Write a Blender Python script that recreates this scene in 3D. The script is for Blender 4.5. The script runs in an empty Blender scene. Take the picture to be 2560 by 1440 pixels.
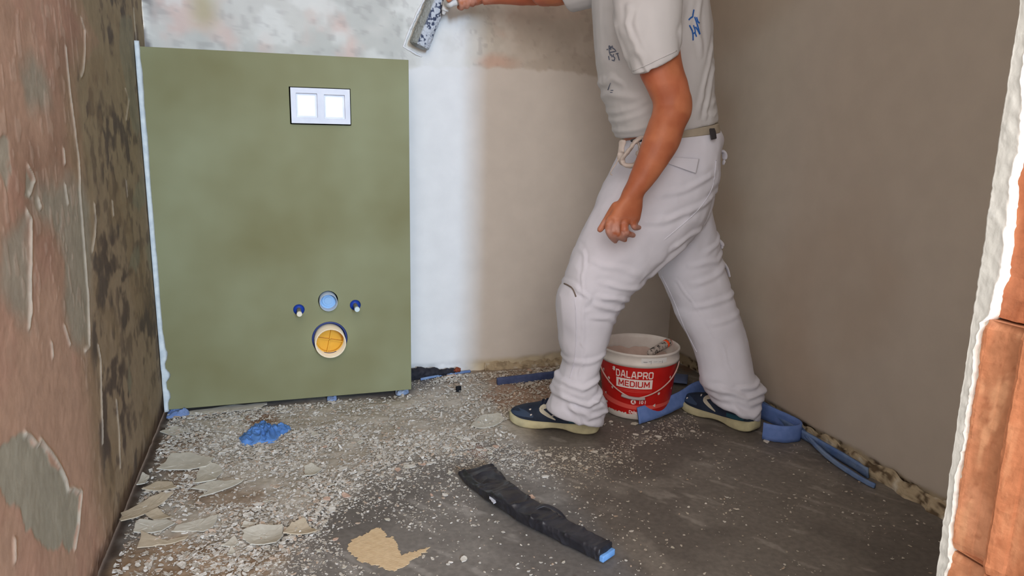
import bpy, bmesh, math, random
import numpy as np
from mathutils import Vector, Matrix
from mathutils.bvhtree import BVHTree

# ------------------------------------------------------------------ camera
cd = bpy.data.cameras.new('camera'); cam = bpy.data.objects.new('camera', cd)
bpy.context.collection.objects.link(cam)
cd.sensor_fit = 'HORIZONTAL'; cd.sensor_width = 36.0
cd.lens = 36.0*1822.72/2560.0
cd.clip_start = 0.02
_r = ((0.954262,-0.298302,0.020010),(-0.042242,-0.200784,-0.978724),(0.295973,0.933114,-0.204202))
_m = Matrix(((_r[0][0],-_r[1][0],-_r[2][0]),(_r[0][1],-_r[1][1],-_r[2][1]),(_r[0][2],-_r[1][2],-_r[2][2]))).to_4x4()
_m.translation = (0.0,-2.40084,0.8907)
cam.matrix_world = _m
bpy.context.scene.camera = cam
# ------------------------------------------------------------------ light
sc = bpy.context.scene
sc.view_settings.view_transform = 'Standard'; sc.view_settings.look = 'None'
sc.view_settings.gamma = 1.0; sc.view_settings.use_curve_mapping = False
sc.view_settings.exposure = 0.40
w = bpy.data.worlds.new('daylight'); sc.world = w; w.use_nodes = True
bg = w.node_tree.nodes['Background']; bg.inputs[0].default_value = (1.0,0.93,0.87,1); bg.inputs[1].default_value = 1.45

def area(name, loc, target, sx, sy, power, col):
    l = bpy.data.lights.new(name,'AREA'); l.shape = 'RECTANGLE'; l.size = sx; l.size_y = sy
    l.energy = power; l.color = col
    o = bpy.data.objects.new(name,l); bpy.context.collection.objects.link(o)
    o.location = loc
    o.rotation_euler = (Vector(target)-Vector(loc)).to_track_quat('-Z','Y').to_euler()
    return o
area('window_daylight',(0.775,-7.6,2.1),(0.3,0.2,0.6),0.30,1.3,270,(0.50,0.72,1.0))
area('ambient_fill',(-0.1,-3.9,2.0),(0.5,0.0,0.6),1.6,1.6,30,(1.0,0.90,0.85))  # added warm fill lamp behind the camera, lifts the room's ambient level

# ------------------------------------------------------------------ helpers
COL = bpy.context.collection
rng = random.Random(7); nr = np.random.RandomState(5)
def tag(o, label=None, cat=None, group=None, kind=None):
    if label: o['label'] = label
    if cat: o['category'] = cat
    if group: o['group'] = group
    if kind: o['kind'] = kind
    return o
def empty(name, loc, label, cat, group=None):
    o = bpy.data.objects.new(name,None); COL.objects.link(o); o.location = loc; o.empty_display_size=.05
    return tag(o,label,cat,group)
def base_of(p):
    # geometry is written in world coordinates: children undo the offset of their top-level thing
    return Vector(p.location) if p.parent is None else Vector((0,0,0))
def single(name, me, m, label, cat, group=None, smooth=True, kind=None):
    A = co(me); c = np.array([(A[:,0].min()+A[:,0].max())/2,(A[:,1].min()+A[:,1].max())/2,A[:,2].min()])
    setco(me,A-c); o = add(name,me,m,None,smooth); o.location = c
    return tag(o,label,cat,group,kind)
def add(name, me, m=None, parent=None, smooth=True, label=None):
    o = bpy.data.objects.new(name,me); COL.objects.link(o)
    if m is not None:
        me.materials.clear(); me.materials.append(m)
    if parent is not None:
        o.parent = parent
        o.matrix_parent_inverse = Matrix.Translation(-base_of(parent))
    if smooth is not None:
        me.polygons.foreach_set('use_smooth',[bool(smooth)]*len(me.polygons))
    if label: o['label'] = label
    return o
def mesh(verts, faces):
    me = bpy.data.meshes.new('m'); me.from_pydata([tuple(map(float,v)) for v in verts],[],faces); me.update(); return me
def grid_mesh(P, nu, nv, flip=False):
    """P (nu*nv,3) row-major"""
    i = np.arange((nu-1)*(nv-1)); a = (i//(nv-1))*nv+(i%(nv-1))
    f = np.stack([a,a+1,a+nv+1,a+nv],1)
    if flip: f = f[:,::-1]
    me = bpy.data.meshes.new('g')
    me.vertices.add(len(P)); me.vertices.foreach_set('co',P.astype(np.float32).ravel())
    me.loops.add(f.size); me.loops.foreach_set('vertex_index',f.astype(np.int32).ravel())
    me.polygons.add(len(f)); me.polygons.foreach_set('loop_start',(np.arange(len(f))*4).astype(np.int32))
    me.update(calc_edges=True); me.validate(); return me
def set_col(me, C, name='Col'):
    a = me.color_attributes.new(name,'FLOAT_COLOR','POINT')
    C = np.concatenate([np.clip(C,0,1),np.ones((len(C),1))],1); a.data.foreach_set('color',C.astype(np.float32).ravel())
def co(me):
    a = np.empty(len(me.vertices)*3,np.float32); me.vertices.foreach_get('co',a); return a.reshape(-1,3).astype(float)
def setco(me,a):
    me.vertices.foreach_set('co',a.astype(np.float32).ravel()); me.update()
def srgb(r,g,b):
    return np.array([((c/255+.055)/1.055)**2.4 if c>10 else c/255/12.92 for c in (r,g,b)])
def vn(p, seed=0):
    p = np.asarray(p,float); i = np.floor(p).astype(np.int64); f = p-i; u = f*f*f*(f*(f*6-15)+10)
    def h(dx,dy,dz):
        n = (i[:,0]+dx)*73856093 ^ (i[:,1]+dy)*19349663 ^ (i[:,2]+dz)*83492791 ^ (seed*2654435)
        n = (n ^ (n>>13))*1274126177 & 0x7fffffff; n = (n ^ (n>>15))*2246822519 & 0x7fffffff
        return ((n ^ (n>>11)) & 0xffffff)/float(0xffffff)*2-1
    l = lambda a,b,t: a+(b-a)*t
    x00=l(h(0,0,0),h(1,0,0),u[:,0]); x10=l(h(0,1,0),h(1,1,0),u[:,0]); x01=l(h(0,0,1),h(1,0,1),u[:,0]); x11=l(h(0,1,1),h(1,1,1),u[:,0])
    return l(l(x00,x10,u[:,1]),l(x01,x11,u[:,1]),u[:,2])
def fbm(p, s=1., o=4, seed=0):
    p = np.asarray(p,float)*s; r = 0; a = 1; t = 0
    for k in range(o):
        r = r+a*vn(p+17.3*k,seed+k); t += a; a *= .5; p = p*2.03
    return r/t*1.6
def ss(a,b,x):
    t = np.clip((x-a)/(b-a),0,1); return t*t*(3-2*t)
def sdpoly(P, poly):
    """signed distance, negative inside; P (N,2)"""
    v = np.array(poly); d = np.full(len(P),1e9); s = np.ones(len(P)); n = len(v); j = n-1
    for i in range(n):
        e = v[j]-v[i]; ww = P-v[i]
        t = np.clip((ww@e)/max(e@e,1e-12),0,1); b = ww-t[:,None]*e
        d = np.minimum(d,(b*b).sum(1))
        c1 = P[:,1]>=v[i][1]; c2 = P[:,1]<v[j][1]; c3 = e[0]*ww[:,1]>e[1]*ww[:,0]
        fl = (c1&c2&c3)|(~c1&~c2&~c3); s[fl] *= -1; j = i
    return s*np.sqrt(d)
def dline(P, pl):
    d = np.full(len(P),1e9); v = np.array(pl)
    for a,b in zip(v[:-1],v[1:]):
        e = b-a; ww = P-a; t = np.clip((ww@e)/max(e@e,1e-12),0,1); q = ww-t[:,None]*e
        d = np.minimum(d,np.sqrt((q*q).sum(1)))
    return d
# ---- materials
def mat(name, col, col2=None, scale=8., rough=.7, bump=0., bscale=60., attr=False, detail=4, spec=.3, metal=0., contrast=(.35,.65), bumpd=.004, sss=0., wave=None):
    m = bpy.data.materials.new(name); m.use_nodes = True; nt = m.node_tree; N = nt.nodes; L = nt.links
    b = N['Principled BSDF']; b.inputs['Roughness'].default_value = rough
    b.inputs['Specular IOR Level'].default_value = spec; b.inputs['Metallic'].default_value = metal
    tc = N.new('ShaderNodeTexCoord')
    src = None
    if attr:
        a = N.new('ShaderNodeAttribute'); a.attribute_name = 'Col'; src = a.outputs['Color']
    if col2 is not None:
        nz = N.new('ShaderNodeTexNoise'); nz.inputs['Scale'].default_value = scale; nz.inputs['Detail'].default_value = detail
        L.new(tc.outputs['Object'],nz.inputs['Vector'])
        r = N.new('ShaderNodeValToRGB'); r.color_ramp.elements[0].position = contrast[0]; r.color_ramp.elements[1].position = contrast[1]
        r.color_ramp.elements[0].color = (*col,1); r.color_ramp.elements[1].color = (*col2,1)
        L.new(nz.outputs['Fac'],r.inputs['Fac'])
        if src is not None:
            mx = N.new('ShaderNodeMix'); mx.data_type = 'RGBA'; mx.blend_type = 'MULTIPLY'; mx.inputs[0].default_value = 1
            L.new(src,mx.inputs[6]); L.new(r.outputs['Color'],mx.inputs[7]); src = mx.outputs[2]
        else: src = r.outputs['Color']
    if src is not None: L.new(src,b.inputs['Base Color'])
    else: b.inputs['Base Color'].default_value = (*col,1)
    if bump>0:
        n2 = N.new('ShaderNodeTexNoise'); n2.inputs['Scale'].default_value = bscale; n2.inputs['Detail'].default_value = 5
        L.new(tc.outputs['Object'],n2.inputs['Vector'])
        bp = N.new('ShaderNodeBump'); bp.inputs['Strength'].default_value = bump; bp.inputs['Distance'].default_value = bumpd
        L.new(n2.outputs['Fac'],bp.inputs['Height']); L.new(bp.outputs['Normal'],b.inputs['Normal'])
    if sss>0:
        b.inputs['Subsurface Weight'].default_value = sss; b.inputs['Subsurface Radius'].default_value = (.01,.004,.002)
    return m
G = lambda r,g,b: tuple(srgb(r,g,b))
# ---- shape builders
def crom(A, n):
    A = np.asarray(A,float); out = []
    for i in range(len(A)-1):
        p0 = A[max(i-1,0)]; p1 = A[i]; p2 = A[i+1]; p3 = A[min(i+2,len(A)-1)]
        for k in range(n):
            t = k/n; out.append(.5*((2*p1)+(-p0+p2)*t+(2*p0-5*p1+4*p2-p3)*t*t+(-p0+3*p1-3*p2+p3)*t**3))
    out.append(A[-1]); return np.array(out)
def rings(R, close=True):
    """R list of (n,3) rings -> verts, faces with caps"""
    n = len(R[0]); V = [v for r in R for v in r]; F = []
    for i in range(len(R)-1):
        for k in range(n):
            a = i*n+k; b = i*n+(k+1)%n; F.append((a,b,b+n,a+n))
    if close:
        F.append(tuple(range(n))[::-1]); F.append(tuple((len(R)-1)*n+k for k in range(n)))
    return V,F
def sec_loft(secs, sub=6, n=28, sq=2.0, scale=1., bdir=(0,1,0)):
    """sections (Lx,Ly,Lz,Rx,Ry,Rz,ry)"""
    A = crom(secs,sub); R = []
    th = np.arange(n)*2*math.pi/n; c = np.cos(th); s = np.sin(th)
    c = np.sign(c)*abs(c)**(2/sq); s = np.sign(s)*abs(s)**(2/sq)
    for a in A:
        L = a[:3]; Rr = a[3:6]; m = (L+Rr)/2; h = (Rr-L)/2*scale; b = np.array(bdir)*a[6]*scale
        R.append(m+c[:,None]*h+s[:,None]*b)
    return rings(R)
def tube(pts, rad, sub=4, n=12, flat=1.0, up=(0,0,1), caps=True, round_ends=False):
    """pts (k,3), rad scalar or list"""
    pts = np.asarray(pts,float); rad = np.full(len(pts),rad) if np.isscalar(rad) else np.asarray(rad,float)
    A = crom(np.concatenate([pts,rad[:,None]],1),sub) if sub>1 else np.concatenate([pts,rad[:,None]],1)
    P = A[:,:3]; r = A[:,3]; T = np.gradient(P,axis=0); T /= np.linalg.norm(T,axis=1)[:,None]+1e-9
    if round_ends:
        e0 = [P[0]-T[0]*r[0]*k for k in (.95,.7,.35)]; e1 = [P[-1]+T[-1]*r[-1]*k for k in (.35,.7,.95)]
        P = np.array(e0+list(P)+e1); r = np.array([r[0]*.3,r[0]*.71,r[0]*.94]+list(r)+[r[-1]*.94,r[-1]*.71,r[-1]*.3]); T = np.array([T[0]]*3+list(T)+[T[-1]]*3)
    u = np.array(up,float); R = []; th = np.arange(n)*2*math.pi/n
    for p,t,q in zip(P,T,r):
        a = np.cross(t,u); 
        if np.linalg.norm(a)<.15: a = np.cross(t,np.array([1.,.3,0.]))
        a /= np.linalg.norm(a); b = np.cross(a,t)
        R.append(p+q*(np.cos(th)[:,None]*a+flat*np.sin(th)[:,None]*b))
    return rings(R,caps)
def box(c, s, rot=None):
    V = [Vector(((i&1)-.5,((i>>1)&1)-.5,((i>>2)&1)-.5)) for i in range(8)]
    V = [Vector((v.x*s[0],v.y*s[1],v.z*s[2])) for v in V]
    if rot is not None: V = [rot@v for v in V]
    V = [tuple(v+Vector(c)) for v in V]
    return V,[(0,2,3,1),(4,5,7,6),(0,1,5,4),(2,6,7,3),(0,4,6,2),(1,3,7,5)]
def ell(c, r, nu=16, nv=10, rot=None):
    V=[];F=[];R=[]
    for j in range(1,nv):
        ph = math.pi*j/nv
        R.append([(r[0]*math.sin(ph)*math.cos(2*math.pi*i/nu), r[1]*math.sin(ph)*math.sin(2*math.pi*i/nu), r[2]*math.cos(ph)) for i in range(nu)])
    V,F = rings([np.array(q) for q in R])
    V = [Vector(v) for v in V]
    if rot is not None: V = [rot@v for v in V]
    return [tuple(v+Vector(c)) for v in V],F
def join(*parts):
    V=[];F=[]
    for v,f in parts:
        o=len(V); V+=list(v); F+=[tuple(i+o for i in q) for q in f]
    return V,F
def apply_mods(me, mods):
    o = bpy.data.objects.new('tmp',me); COL.objects.link(o)
    for t,kw in mods:
        md = o.modifiers.new('x',t)
        for k,v in kw.items(): setattr(md,k,v)
    dg = bpy.context.evaluated_depsgraph_get(); dg.update()
    r = bpy.data.meshes.new_from_object(o.evaluated_get(dg)); bpy.data.objects.remove(o); return r
def fixn(me):
    b = bmesh.new(); b.from_mesh(me); bmesh.ops.recalc_face_normals(b,faces=b.faces); b.to_mesh(me); b.free(); return me
def remesh(parts, vox, smooth=6, fac=.6):
    me = fixn(mesh(*join(*parts)))
    return apply_mods(me,[('REMESH',dict(mode='VOXEL',voxel_size=vox)),('SMOOTH',dict(iterations=smooth,factor=fac))])
def normals(me):
    a = np.empty(len(me.vertices)*3,np.float32); me.vertex_normals.foreach_get('vector',a); return a.reshape(-1,3).astype(float)
def bevel(me, w, seg=2, ang=35):
    return apply_mods(fixn(me),[('BEVEL',dict(width=w,segments=seg,limit_method='ANGLE',angle_limit=math.radians(ang)))])
def lathe(prof, n=72, c=(0,0,0)):
    R = []
    V=[];F=[]
    for r,z in prof: R.append(np.array([(c[0]+r*math.cos(2*math.pi*k/n),c[1]+r*math.sin(2*math.pi*k/n),c[2]+z) for k in range(n)]))
    return rings(R,False)
def slab(poly, z0, t, curl=0., seed=0, cuts=1):
    """polygon (x,y) -> thin irregular plate with thickness"""
    P = np.array(poly,float)
    # subdivide and roughen outline
    Q=[]; rs=np.random.RandomState(seed); n=len(P); size=np.ptp(P,axis=0).max()
    for i in range(n):
        a=P[i]; b=P[(i+1)%n]
        for k in range(4): Q.append(a+(b-a)*k/4+ (rs.randn(2)*size*.012))
    Q=np.array(Q); c=Q.mean(0); m=len(Q)
    V=[];F=[]
    def lift(p):
        d=np.linalg.norm(p-c)/max(size*.5,1e-6); return curl*d*d
    fr=[1.0,.62,.25]
    lay=[]
    for top in (1,0):
        for f in fr:
            for q in Q:
                p=c+(q-c)*f; V.append((p[0],p[1],z0+lift(p)+(t if top else 0)+ (rs.randn()*t*.10 if f<1 else 0)))
    for top in (1,0):
        o=0 if top else 3*m
        for l in range(2):
            for k in range(m):
                a=o+l*m+k;b=o+l*m+(k+1)%m
                F.append((a,b,b+m,a+m) if top else (a,a+m,b+m,b))
        F.append(tuple(o+2*m+k for k in range(m)) if top else tuple(o+2*m+k for k in range(m))[::-1])
    for k in range(m):
        a=k;b=(k+1)%m; F.append((a,a+3*m,b+3*m,b))
    return V,F
def text_mesh(s, size, extr=0., bold=0.):
    c = bpy.data.curves.new('t','FONT'); c.body = s; c.size = size; c.align_x='CENTER'; c.align_y='CENTER'; c.resolution_u = 3; c.offset = bold
    o = bpy.data.objects.new('t',c); COL.objects.link(o)
    dg = bpy.context.evaluated_depsgraph_get(); dg.update()
    me = bpy.data.meshes.new_from_object(o.evaluated_get(dg)); bpy.data.objects.remove(o)
    b = bmesh.new(); b.from_mesh(me); bmesh.ops.triangulate(b,faces=b.faces)
    for _ in range(4):
        L=[e for e in b.edges if e.calc_length()>size*.22]
        if L: bmesh.ops.subdivide_edges(b,edges=L,cuts=1); bmesh.ops.triangulate(b,faces=b.faces)
    b.to_mesh(me); b.free(); return me


# ------------------------------------------------------------------ setting
XL,XR,YB,YJ,XJ = -.385,1.512,.2,-1.835,.70      # left wall, right wall, back wall, doorway plane, jamb face
def axis(a,b,fine,lo=None,hi=None,coarse=.08):
    out=list(np.arange(a,b,fine))+[b]
    if lo is not None: out=list(np.linspace(lo,a,max(2,int((a-lo)/coarse)+1)))[:-1]+out
    if hi is not None: out=out+list(np.linspace(b,hi,max(2,int((hi-b)/coarse)+1)))[1:]
    return np.array(out)
M_plain = mat('aged_plaster',(1,1,1),(.86,.86,.86),scale=30,rough=.85,bump=.35,bscale=90,attr=True,bumpd=.002)
# left wall: old pink paint over grey plaster, brown mould towards the corner
yy=axis(-1.45,.2,.0033,lo=-1.75); zz=axis(0,1.4,.0035,hi=2.5)
Y,Z=np.meshgrid(yy,zz,indexing='ij'); Q=np.stack([Y.ravel(),Z.ravel()],1); Q3=np.stack([Q[:,0],Q[:,1],Q[:,0]*0],1)
n1=fbm(Q3,3,4,1); n2=fbm(Q3,9,5,2); n3=fbm(Q3,28,4,3); n4=fbm(Q3,70,3,4)
QW=Q+np.stack([fbm(Q3,14,4,11),fbm(Q3,14,4,12)],1)*.02
pink=srgb(198,162,138); tan=srgb(166,142,114); grey=srgb(172,168,150); brown=srgb(166,146,120); mould=srgb(106,90,76); olive=srgb(158,142,112)
C=np.ones((len(Q),3))*pink
def mixc(C,c,m): return C*(1-m[:,None])+np.asarray(c)*m[:,None]
C=mixc(C,srgb(160,126,104),ss(-.1,.6,n1)*.8)
C=mixc(C,srgb(196,150,130),ss(.1,.7,n2)*.4)
edge=np.interp(Q[:,1],[p[1] for p in [(-0.692,-0.0126),(-0.77,0.1719),(-0.763,0.2958),(-0.753,0.4505),(-0.7339,0.5822),(-0.7086,0.7281),(-0.7121,0.8414),(-0.6875,0.9831),(-0.4743,1.0836),(-0.5895,1.1505)]][::1],[p[0] for p in [(-0.692,-0.0126),(-0.77,0.1719),(-0.763,0.2958),(-0.753,0.4505),(-0.7339,0.5822),(-0.7086,0.7281),(-0.7121,0.8414),(-0.6875,0.9831),(-0.4743,1.0836),(-0.5895,1.1505)]])
d=Q[:,0]-edge+n2*.03
C=mixc(C,tan,ss(-.16,-.02,d)*.85); bz=ss(-.02,.03,d)
C=mixc(C,brown,bz*.95); C=mixc(C,olive,bz*ss(.55,.95,Q[:,1]+n1*.2)*.8)
mk=bz*ss(.0,.6,n2*.6+n3*.9+.25*n1+.12*ss(.3,.0,abs(Q[:,1]-.45)))
C=mixc(C,mould,mk*.65); C=mixc(C,srgb(88,78,72),bz*ss(.35,.7,n2+n3*.4)*.7)
C=mixc(C,srgb(150,128,98),bz*ss(.3,.7,fbm(Q3,7,4,21))*.5)
H=n2*.0008+n3*.0004+n4*.0002
GP=[[(-1.286,0.4448),(-1.1993,0.4377),(-1.147,0.404),(-1.0762,0.3269),(-1.0428,0.2852),(-0.9448,0.2173),(-0.9845,0.1767),(-1.0286,0.1437),(-1.1022,0.1947),(-1.208,0.2646),(-1.2513,0.3026),(-1.2528,0.3485),(-1.3115,0.394),(-1.3482,0.4383)],
    [(-1.0245,0.9802),(-0.9834,0.9959),(-0.9108,0.989),(-0.8828,0.9572),(-0.8885,0.9226),(-0.9338,0.908),(-1.0248,0.9249)],
    [(-1.056,0.7941),(-0.871,0.8025),(-0.7276,0.8023),(-0.6859,0.7259),(-0.7433,0.5673),(-0.7928,0.4618),(-0.8465,0.464),(-0.9083,0.4944),(-0.9365,0.5625),(-0.8868,0.6571),(-0.9734,0.7267),(-1.0378,0.7605)],
    [(-1.1504,0.8586),(-1.1107,0.8608),(-1.115,0.8283),(-1.1548,0.8128),(-1.2009,0.8268)],
    [(-1.1213,0.7444),(-1.0682,0.7603),(-1.0739,0.7003),(-1.0877,0.6509),(-1.1272,0.5855),(-1.1684,0.6116),(-1.236,0.6798),(-1.2026,0.7312)],
    [(-1.0631,0.829),(-1.0197,0.8045),(-1.0518,0.7836),(-1.0843,0.7961)]]
for g in [[(-0.6874,0.4319),(-0.5249,0.3661),(-0.4184,0.2062),(-0.58,0.1134),(-0.7505,0.1906),(-0.7502,0.3267)],[(-0.602,0.6824),(-0.4572,0.6265),(-0.5136,0.549),(-0.6223,0.5875)],[(-0.6976,0.7804),(-0.5817,0.7773),(-0.5815,0.7316),(-0.671,0.737)],[(-0.6486,1.0014),(-0.5789,0.99),(-0.6091,0.8808),(-0.6771,0.8809)],[(-0.4291,0.583),(-0.3107,0.5),(-0.3799,0.4089),(-0.4948,0.4771)]]:
    C=mixc(C,srgb(92,78,70),ss(.03,-.03,sdpoly(QW,g))*ss(-.5,.3,n3+n2)*.8)
for i,g in enumerate(GP):
    s_=sdpoly(QW,g)+n3*.004; k=ss(.004,-.004,s_) if i in(0,3,5) else ss(.03,-.03,s_)
    C=mixc(C,grey*(1 if i in(0,3) else .93),k*(.95 if i==0 else .8)); H=H-k*.0012
GB=[[(-0.1666,1.1779),(0.0176,1.2144),(-0.0084,1.0919),(-0.0269,0.9585),(-0.0125,0.8801),(-0.131,0.891),(-0.1659,0.9643),(-0.1991,1.1043)],[(-0.1368,0.7497),(-0.0063,0.7533),(-0.0257,0.6845),(-0.1224,0.6479),(-0.2071,0.7005)],[(0.0082,0.6096),(0.0768,0.5515),(-0.0044,0.4652),(-0.0751,0.5257)],[(-0.4367,0.3192),(-0.4249,0.2517),(-0.4585,0.2367),(-0.4755,0.2793)],[(-0.3093,0.5636),(-0.1628,0.5626),(-0.1711,0.5186),(-0.2641,0.5019),(-0.3377,0.5369)]]
for g in GB:
    k=ss(.012,-.012,sdpoly(QW,g)); C=mixc(C,srgb(150,145,122),k*.7)
# curled paint edges
LP=[([*[(-0.7449,1.0403),(-0.7456,0.9869),(-0.7457,0.9268),(-0.7307,0.8262),(-0.7399,0.7712),(-0.7462,0.6996),(-0.7525,0.6272),(-0.7589,0.5538),(-0.7806,0.492),(-0.7953,0.4557),(-0.8331,0.4584)]],.0040,.9),
    ([*[(-1.0764,0.7593),(-1.0611,0.7468),(-1.0821,0.6887),(-1.1032,0.6411),(-1.1125,0.6045),(-1.1283,0.5825)]],.0045,.95),
    ([*[(-0.7291,0.4393),(-0.7176,0.405),(-0.7372,0.34),(-0.7567,0.2754),(-0.7722,0.2385)]],.0035,.8),
    ([*[(-0.5975,1.1137),(-0.5758,1.0925),(-0.5944,1.046),(-0.625,1.0032),(-0.6459,0.9921)]],.0035,.7),
    ([*[(0.0426,1.2289),(0.0434,1.1633),(0.0242,1.0949)]],.003,.6),
    ([*[(-1.1993,0.4377),(-1.1496,0.397),(-1.1381,0.4002),(-1.0726,0.3363),(-1.032,0.2799),(-1.0265,0.2603),(-0.9498,0.2198),(-0.9869,0.178),(-0.9895,0.1714),(-1.0286,0.1437)]],.004,.95),
    ([*[(-1.0438,0.8281),(-1.0313,0.818),(-1.0197,0.8045),(-1.0368,0.7914),(-1.0518,0.7836)]],.004,.7),
    ([*[(-0.8323,0.8482),(-0.8335,0.824)]],.004,.8),([*[(-0.8405,0.7844),(-0.8402,0.771),(-0.8346,0.7496)]],.004,.8),([*[(-1.0058,0.7726),(-1.0018,0.7596)]],.004,.8),
    ([*[(-0.6385,0.7298),(-0.6398,0.6999),(-0.6619,0.6639),(-0.6952,0.6346)]],.003,.6),([*[(-0.4663,0.7204),(-0.468,0.6855)]],.003,.6),([*[(-0.6101,0.2759),(-0.6127,0.1982),(-0.6344,0.1181)]],.003,.6),
    ([*[(-0.9456,0.5387),(-0.9328,0.5165),(-0.9239,0.4973)]],.004,.8),([*[(-0.1804,0.9926),(-0.1431,0.9652),(-0.2115,0.9113)]],.003,.35),([*[(-0.2802,0.7586),(-0.2776,0.7171)]],.003,.4),
    ([*[(-1.0287,0.5285),(-1.03,0.5062)]],.004,.8),([*[(-1.2914,0.3127),(-1.3006,0.2867)]],.004,.6)]
for pl,wd,al in LP:
    dd=dline(Q+np.stack([n4*.0015+n3*.002,n3*.002],1),pl); k=np.exp(-(dd/wd)**2); C=mixc(C,srgb(214,205,188),k*al); H=H+k*.0032
fl=ss(.52,.62,fbm(Q3*np.array([1.,.45,1]),55,2,31))*ss(-.25,.2,n1+.1)*ss(.05,-.1,Q[:,0]-edge)
C=mixc(C,srgb(205,180,160),fl*.35); H=H+fl*.0007
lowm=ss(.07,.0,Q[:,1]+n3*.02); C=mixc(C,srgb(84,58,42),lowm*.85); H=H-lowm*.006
P=np.stack([XL+H,Q[:,0],Q[:,1]],1)
wl=grid_mesh(P,len(yy),len(zz),flip=False); set_col(wl,C)
o=add('wall_left',wl,M_plain); tag(o,kind='structure')
# back wall
xx=axis(.38,XR+.04,.005,lo=XL-.05,coarse=.012); zz=axis(0,1.45,.005,hi=2.5)
X,Zz=np.meshgrid(xx,zz,indexing='ij'); Q=np.stack([X.ravel(),Zz.ravel()],1); Q3=np.stack([Q[:,0],Q[:,1],Q[:,0]*0],1)
n1=fbm(Q3,3.5,4,41); n2=fbm(Q3,12,5,42); n3=fbm(Q3,45,4,43)
new=srgb(226,224,220); new=mixc(np.ones((len(Q),3))*new,srgb(220,212,203),ss(.60,.75,Q[:,0])*.7)  # putty tinted warmer past the jamb's shadow edge: shade put into the colour
old=np.ones((len(Q),3))*srgb(206,203,194)
old=mixc(old,srgb(186,186,178),ss(0,.6,n1+n2*.5)*.6); old=mixc(old,srgb(222,184,170),ss(.15,.6,fbm(Q3,5,4,44))*.55*(1-.7*ss(.7,.85,Q[:,0])))
old=mixc(old,srgb(226,224,216),ss(.1,.5,fbm(Q3,9,5,45))*.6)
old=mixc(old,srgb(178,168,132),ss(.07,0,abs(Q[:,0]+.21))*ss(1.17,1.25,Q[:,1])*.8)
old=mixc(old,srgb(140,132,130),ss(.4,.7,n3+n2*.4)*.25)
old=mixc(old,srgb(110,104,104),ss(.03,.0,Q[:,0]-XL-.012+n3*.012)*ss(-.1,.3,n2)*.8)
old=mixc(old,srgb(190,165,145),ss(.70,.85,Q[:,0])*.35); old=mixc(old,srgb(226,178,156),ss(.09,.0,np.hypot((Q[:,0]-.74)*.8,(Q[:,1]-1.145)*2.2)+n2*.03)*.5)
bz=1.125+.006*np.sin(Q[:,0]*9)+n2*.012+n3*.006
mo=ss(-.006,.006,Q[:,1]-bz)*(1-ss(.03,-.02,np.hypot(np.maximum(abs(Q[:,0]-.56)-.07,0),np.maximum(abs(Q[:,1]-1.2)-.2,0))+n2*.02)*.9)
C=new*(1-mo[:,None])+old*mo[:,None]
base=ss(.055,.03,Q[:,1]+n2*.008-.02*ss(.9,1.3,Q[:,0])); 
C=mixc(C,srgb(206,192,158),base*.8*ss(.62,.72,Q[:,0])); C=mixc(C,srgb(120,98,72),ss(.35,.0,abs(n2-.1))*base*ss(.8,1.1,Q[:,0])*.8)
H=mo*(n2*.0015+n3*.0012-.001)+(1-mo)*fbm(Q3,6,2,46)*.0006 - base*(.004*abs(n2)+.003*n3+.003)
P=np.stack([Q[:,0],YB-H,Q[:,1]],1)
wb=grid_mesh(P,len(xx),len(zz),flip=True); set_col(wb,C)
M_wall2=mat('wall_putty',(1,1,1),(.95,.95,.95),scale=14,rough=.8,bump=.25,bscale=220,attr=True,bumpd=.0006)
tag(add('wall_back',wb,M_wall2),kind='structure')
# right wall
yy=axis(-1.84,YB+.03,.007); zz=axis(0,1.5,.007,hi=2.5)
Y,Zz=np.meshgrid(yy,zz,indexing='ij'); Q=np.stack([Y.ravel(),Zz.ravel()],1); Q3=np.stack([Q[:,0],Q[:,1],Q[:,0]*0],1)
n1=fbm(Q3,2.,3,51); n2=fbm(Q3,14,5,52); n3=fbm(Q3,50,3,53)
C=mixc(np.ones((len(Q),3))*srgb(192,182,169),srgb(184,170,154),ss(-.3,.5,n1))
base=ss(.05,.035,Q[:,1]+n2*.01); C=mixc(C,srgb(176,160,132),base*.9); C=mixc(C,srgb(84,68,52),base*ss(.2,.5,n3+n2*.6))
H=-base*(.008+.008*n2+.004*n3)+fbm(Q3,5,2,54)*.0008
P=np.stack([XR-H,Q[:,0],Q[:,1]],1)
wr=grid_mesh(P,len(yy),len(zz),flip=True); set_col(wr,C); tag(add('wall_right',wr,M_wall2),kind='structure')
# floor
xx=axis(XL-.02,XR+.05,.007); yy=axis(-1.5,YB+.03,.007,lo=-4.2)
X,Y=np.meshgrid(xx,yy,indexing='ij'); Q=np.stack([X.ravel(),Y.ravel()],1); Q3=np.stack([Q[:,0],Q[:,1],Q[:,0]*0],1)
n1=fbm(Q3,3,4,61); n2=fbm(Q3,11,5,62); n3=fbm(Q3,40,4,63); n4=fbm(Q3,90,2,64)
QW=Q+np.stack([fbm(Q3,9,4,65),fbm(Q3,9,4,66)],1)*.05
C=mixc(np.ones((len(Q),3))*srgb(112,106,100),srgb(128,122,115),ss(-.2,.5,n1+n2*.5))
C=mixc(C,srgb(150,144,136),ss(.3,.7,n2)*.4)
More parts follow.
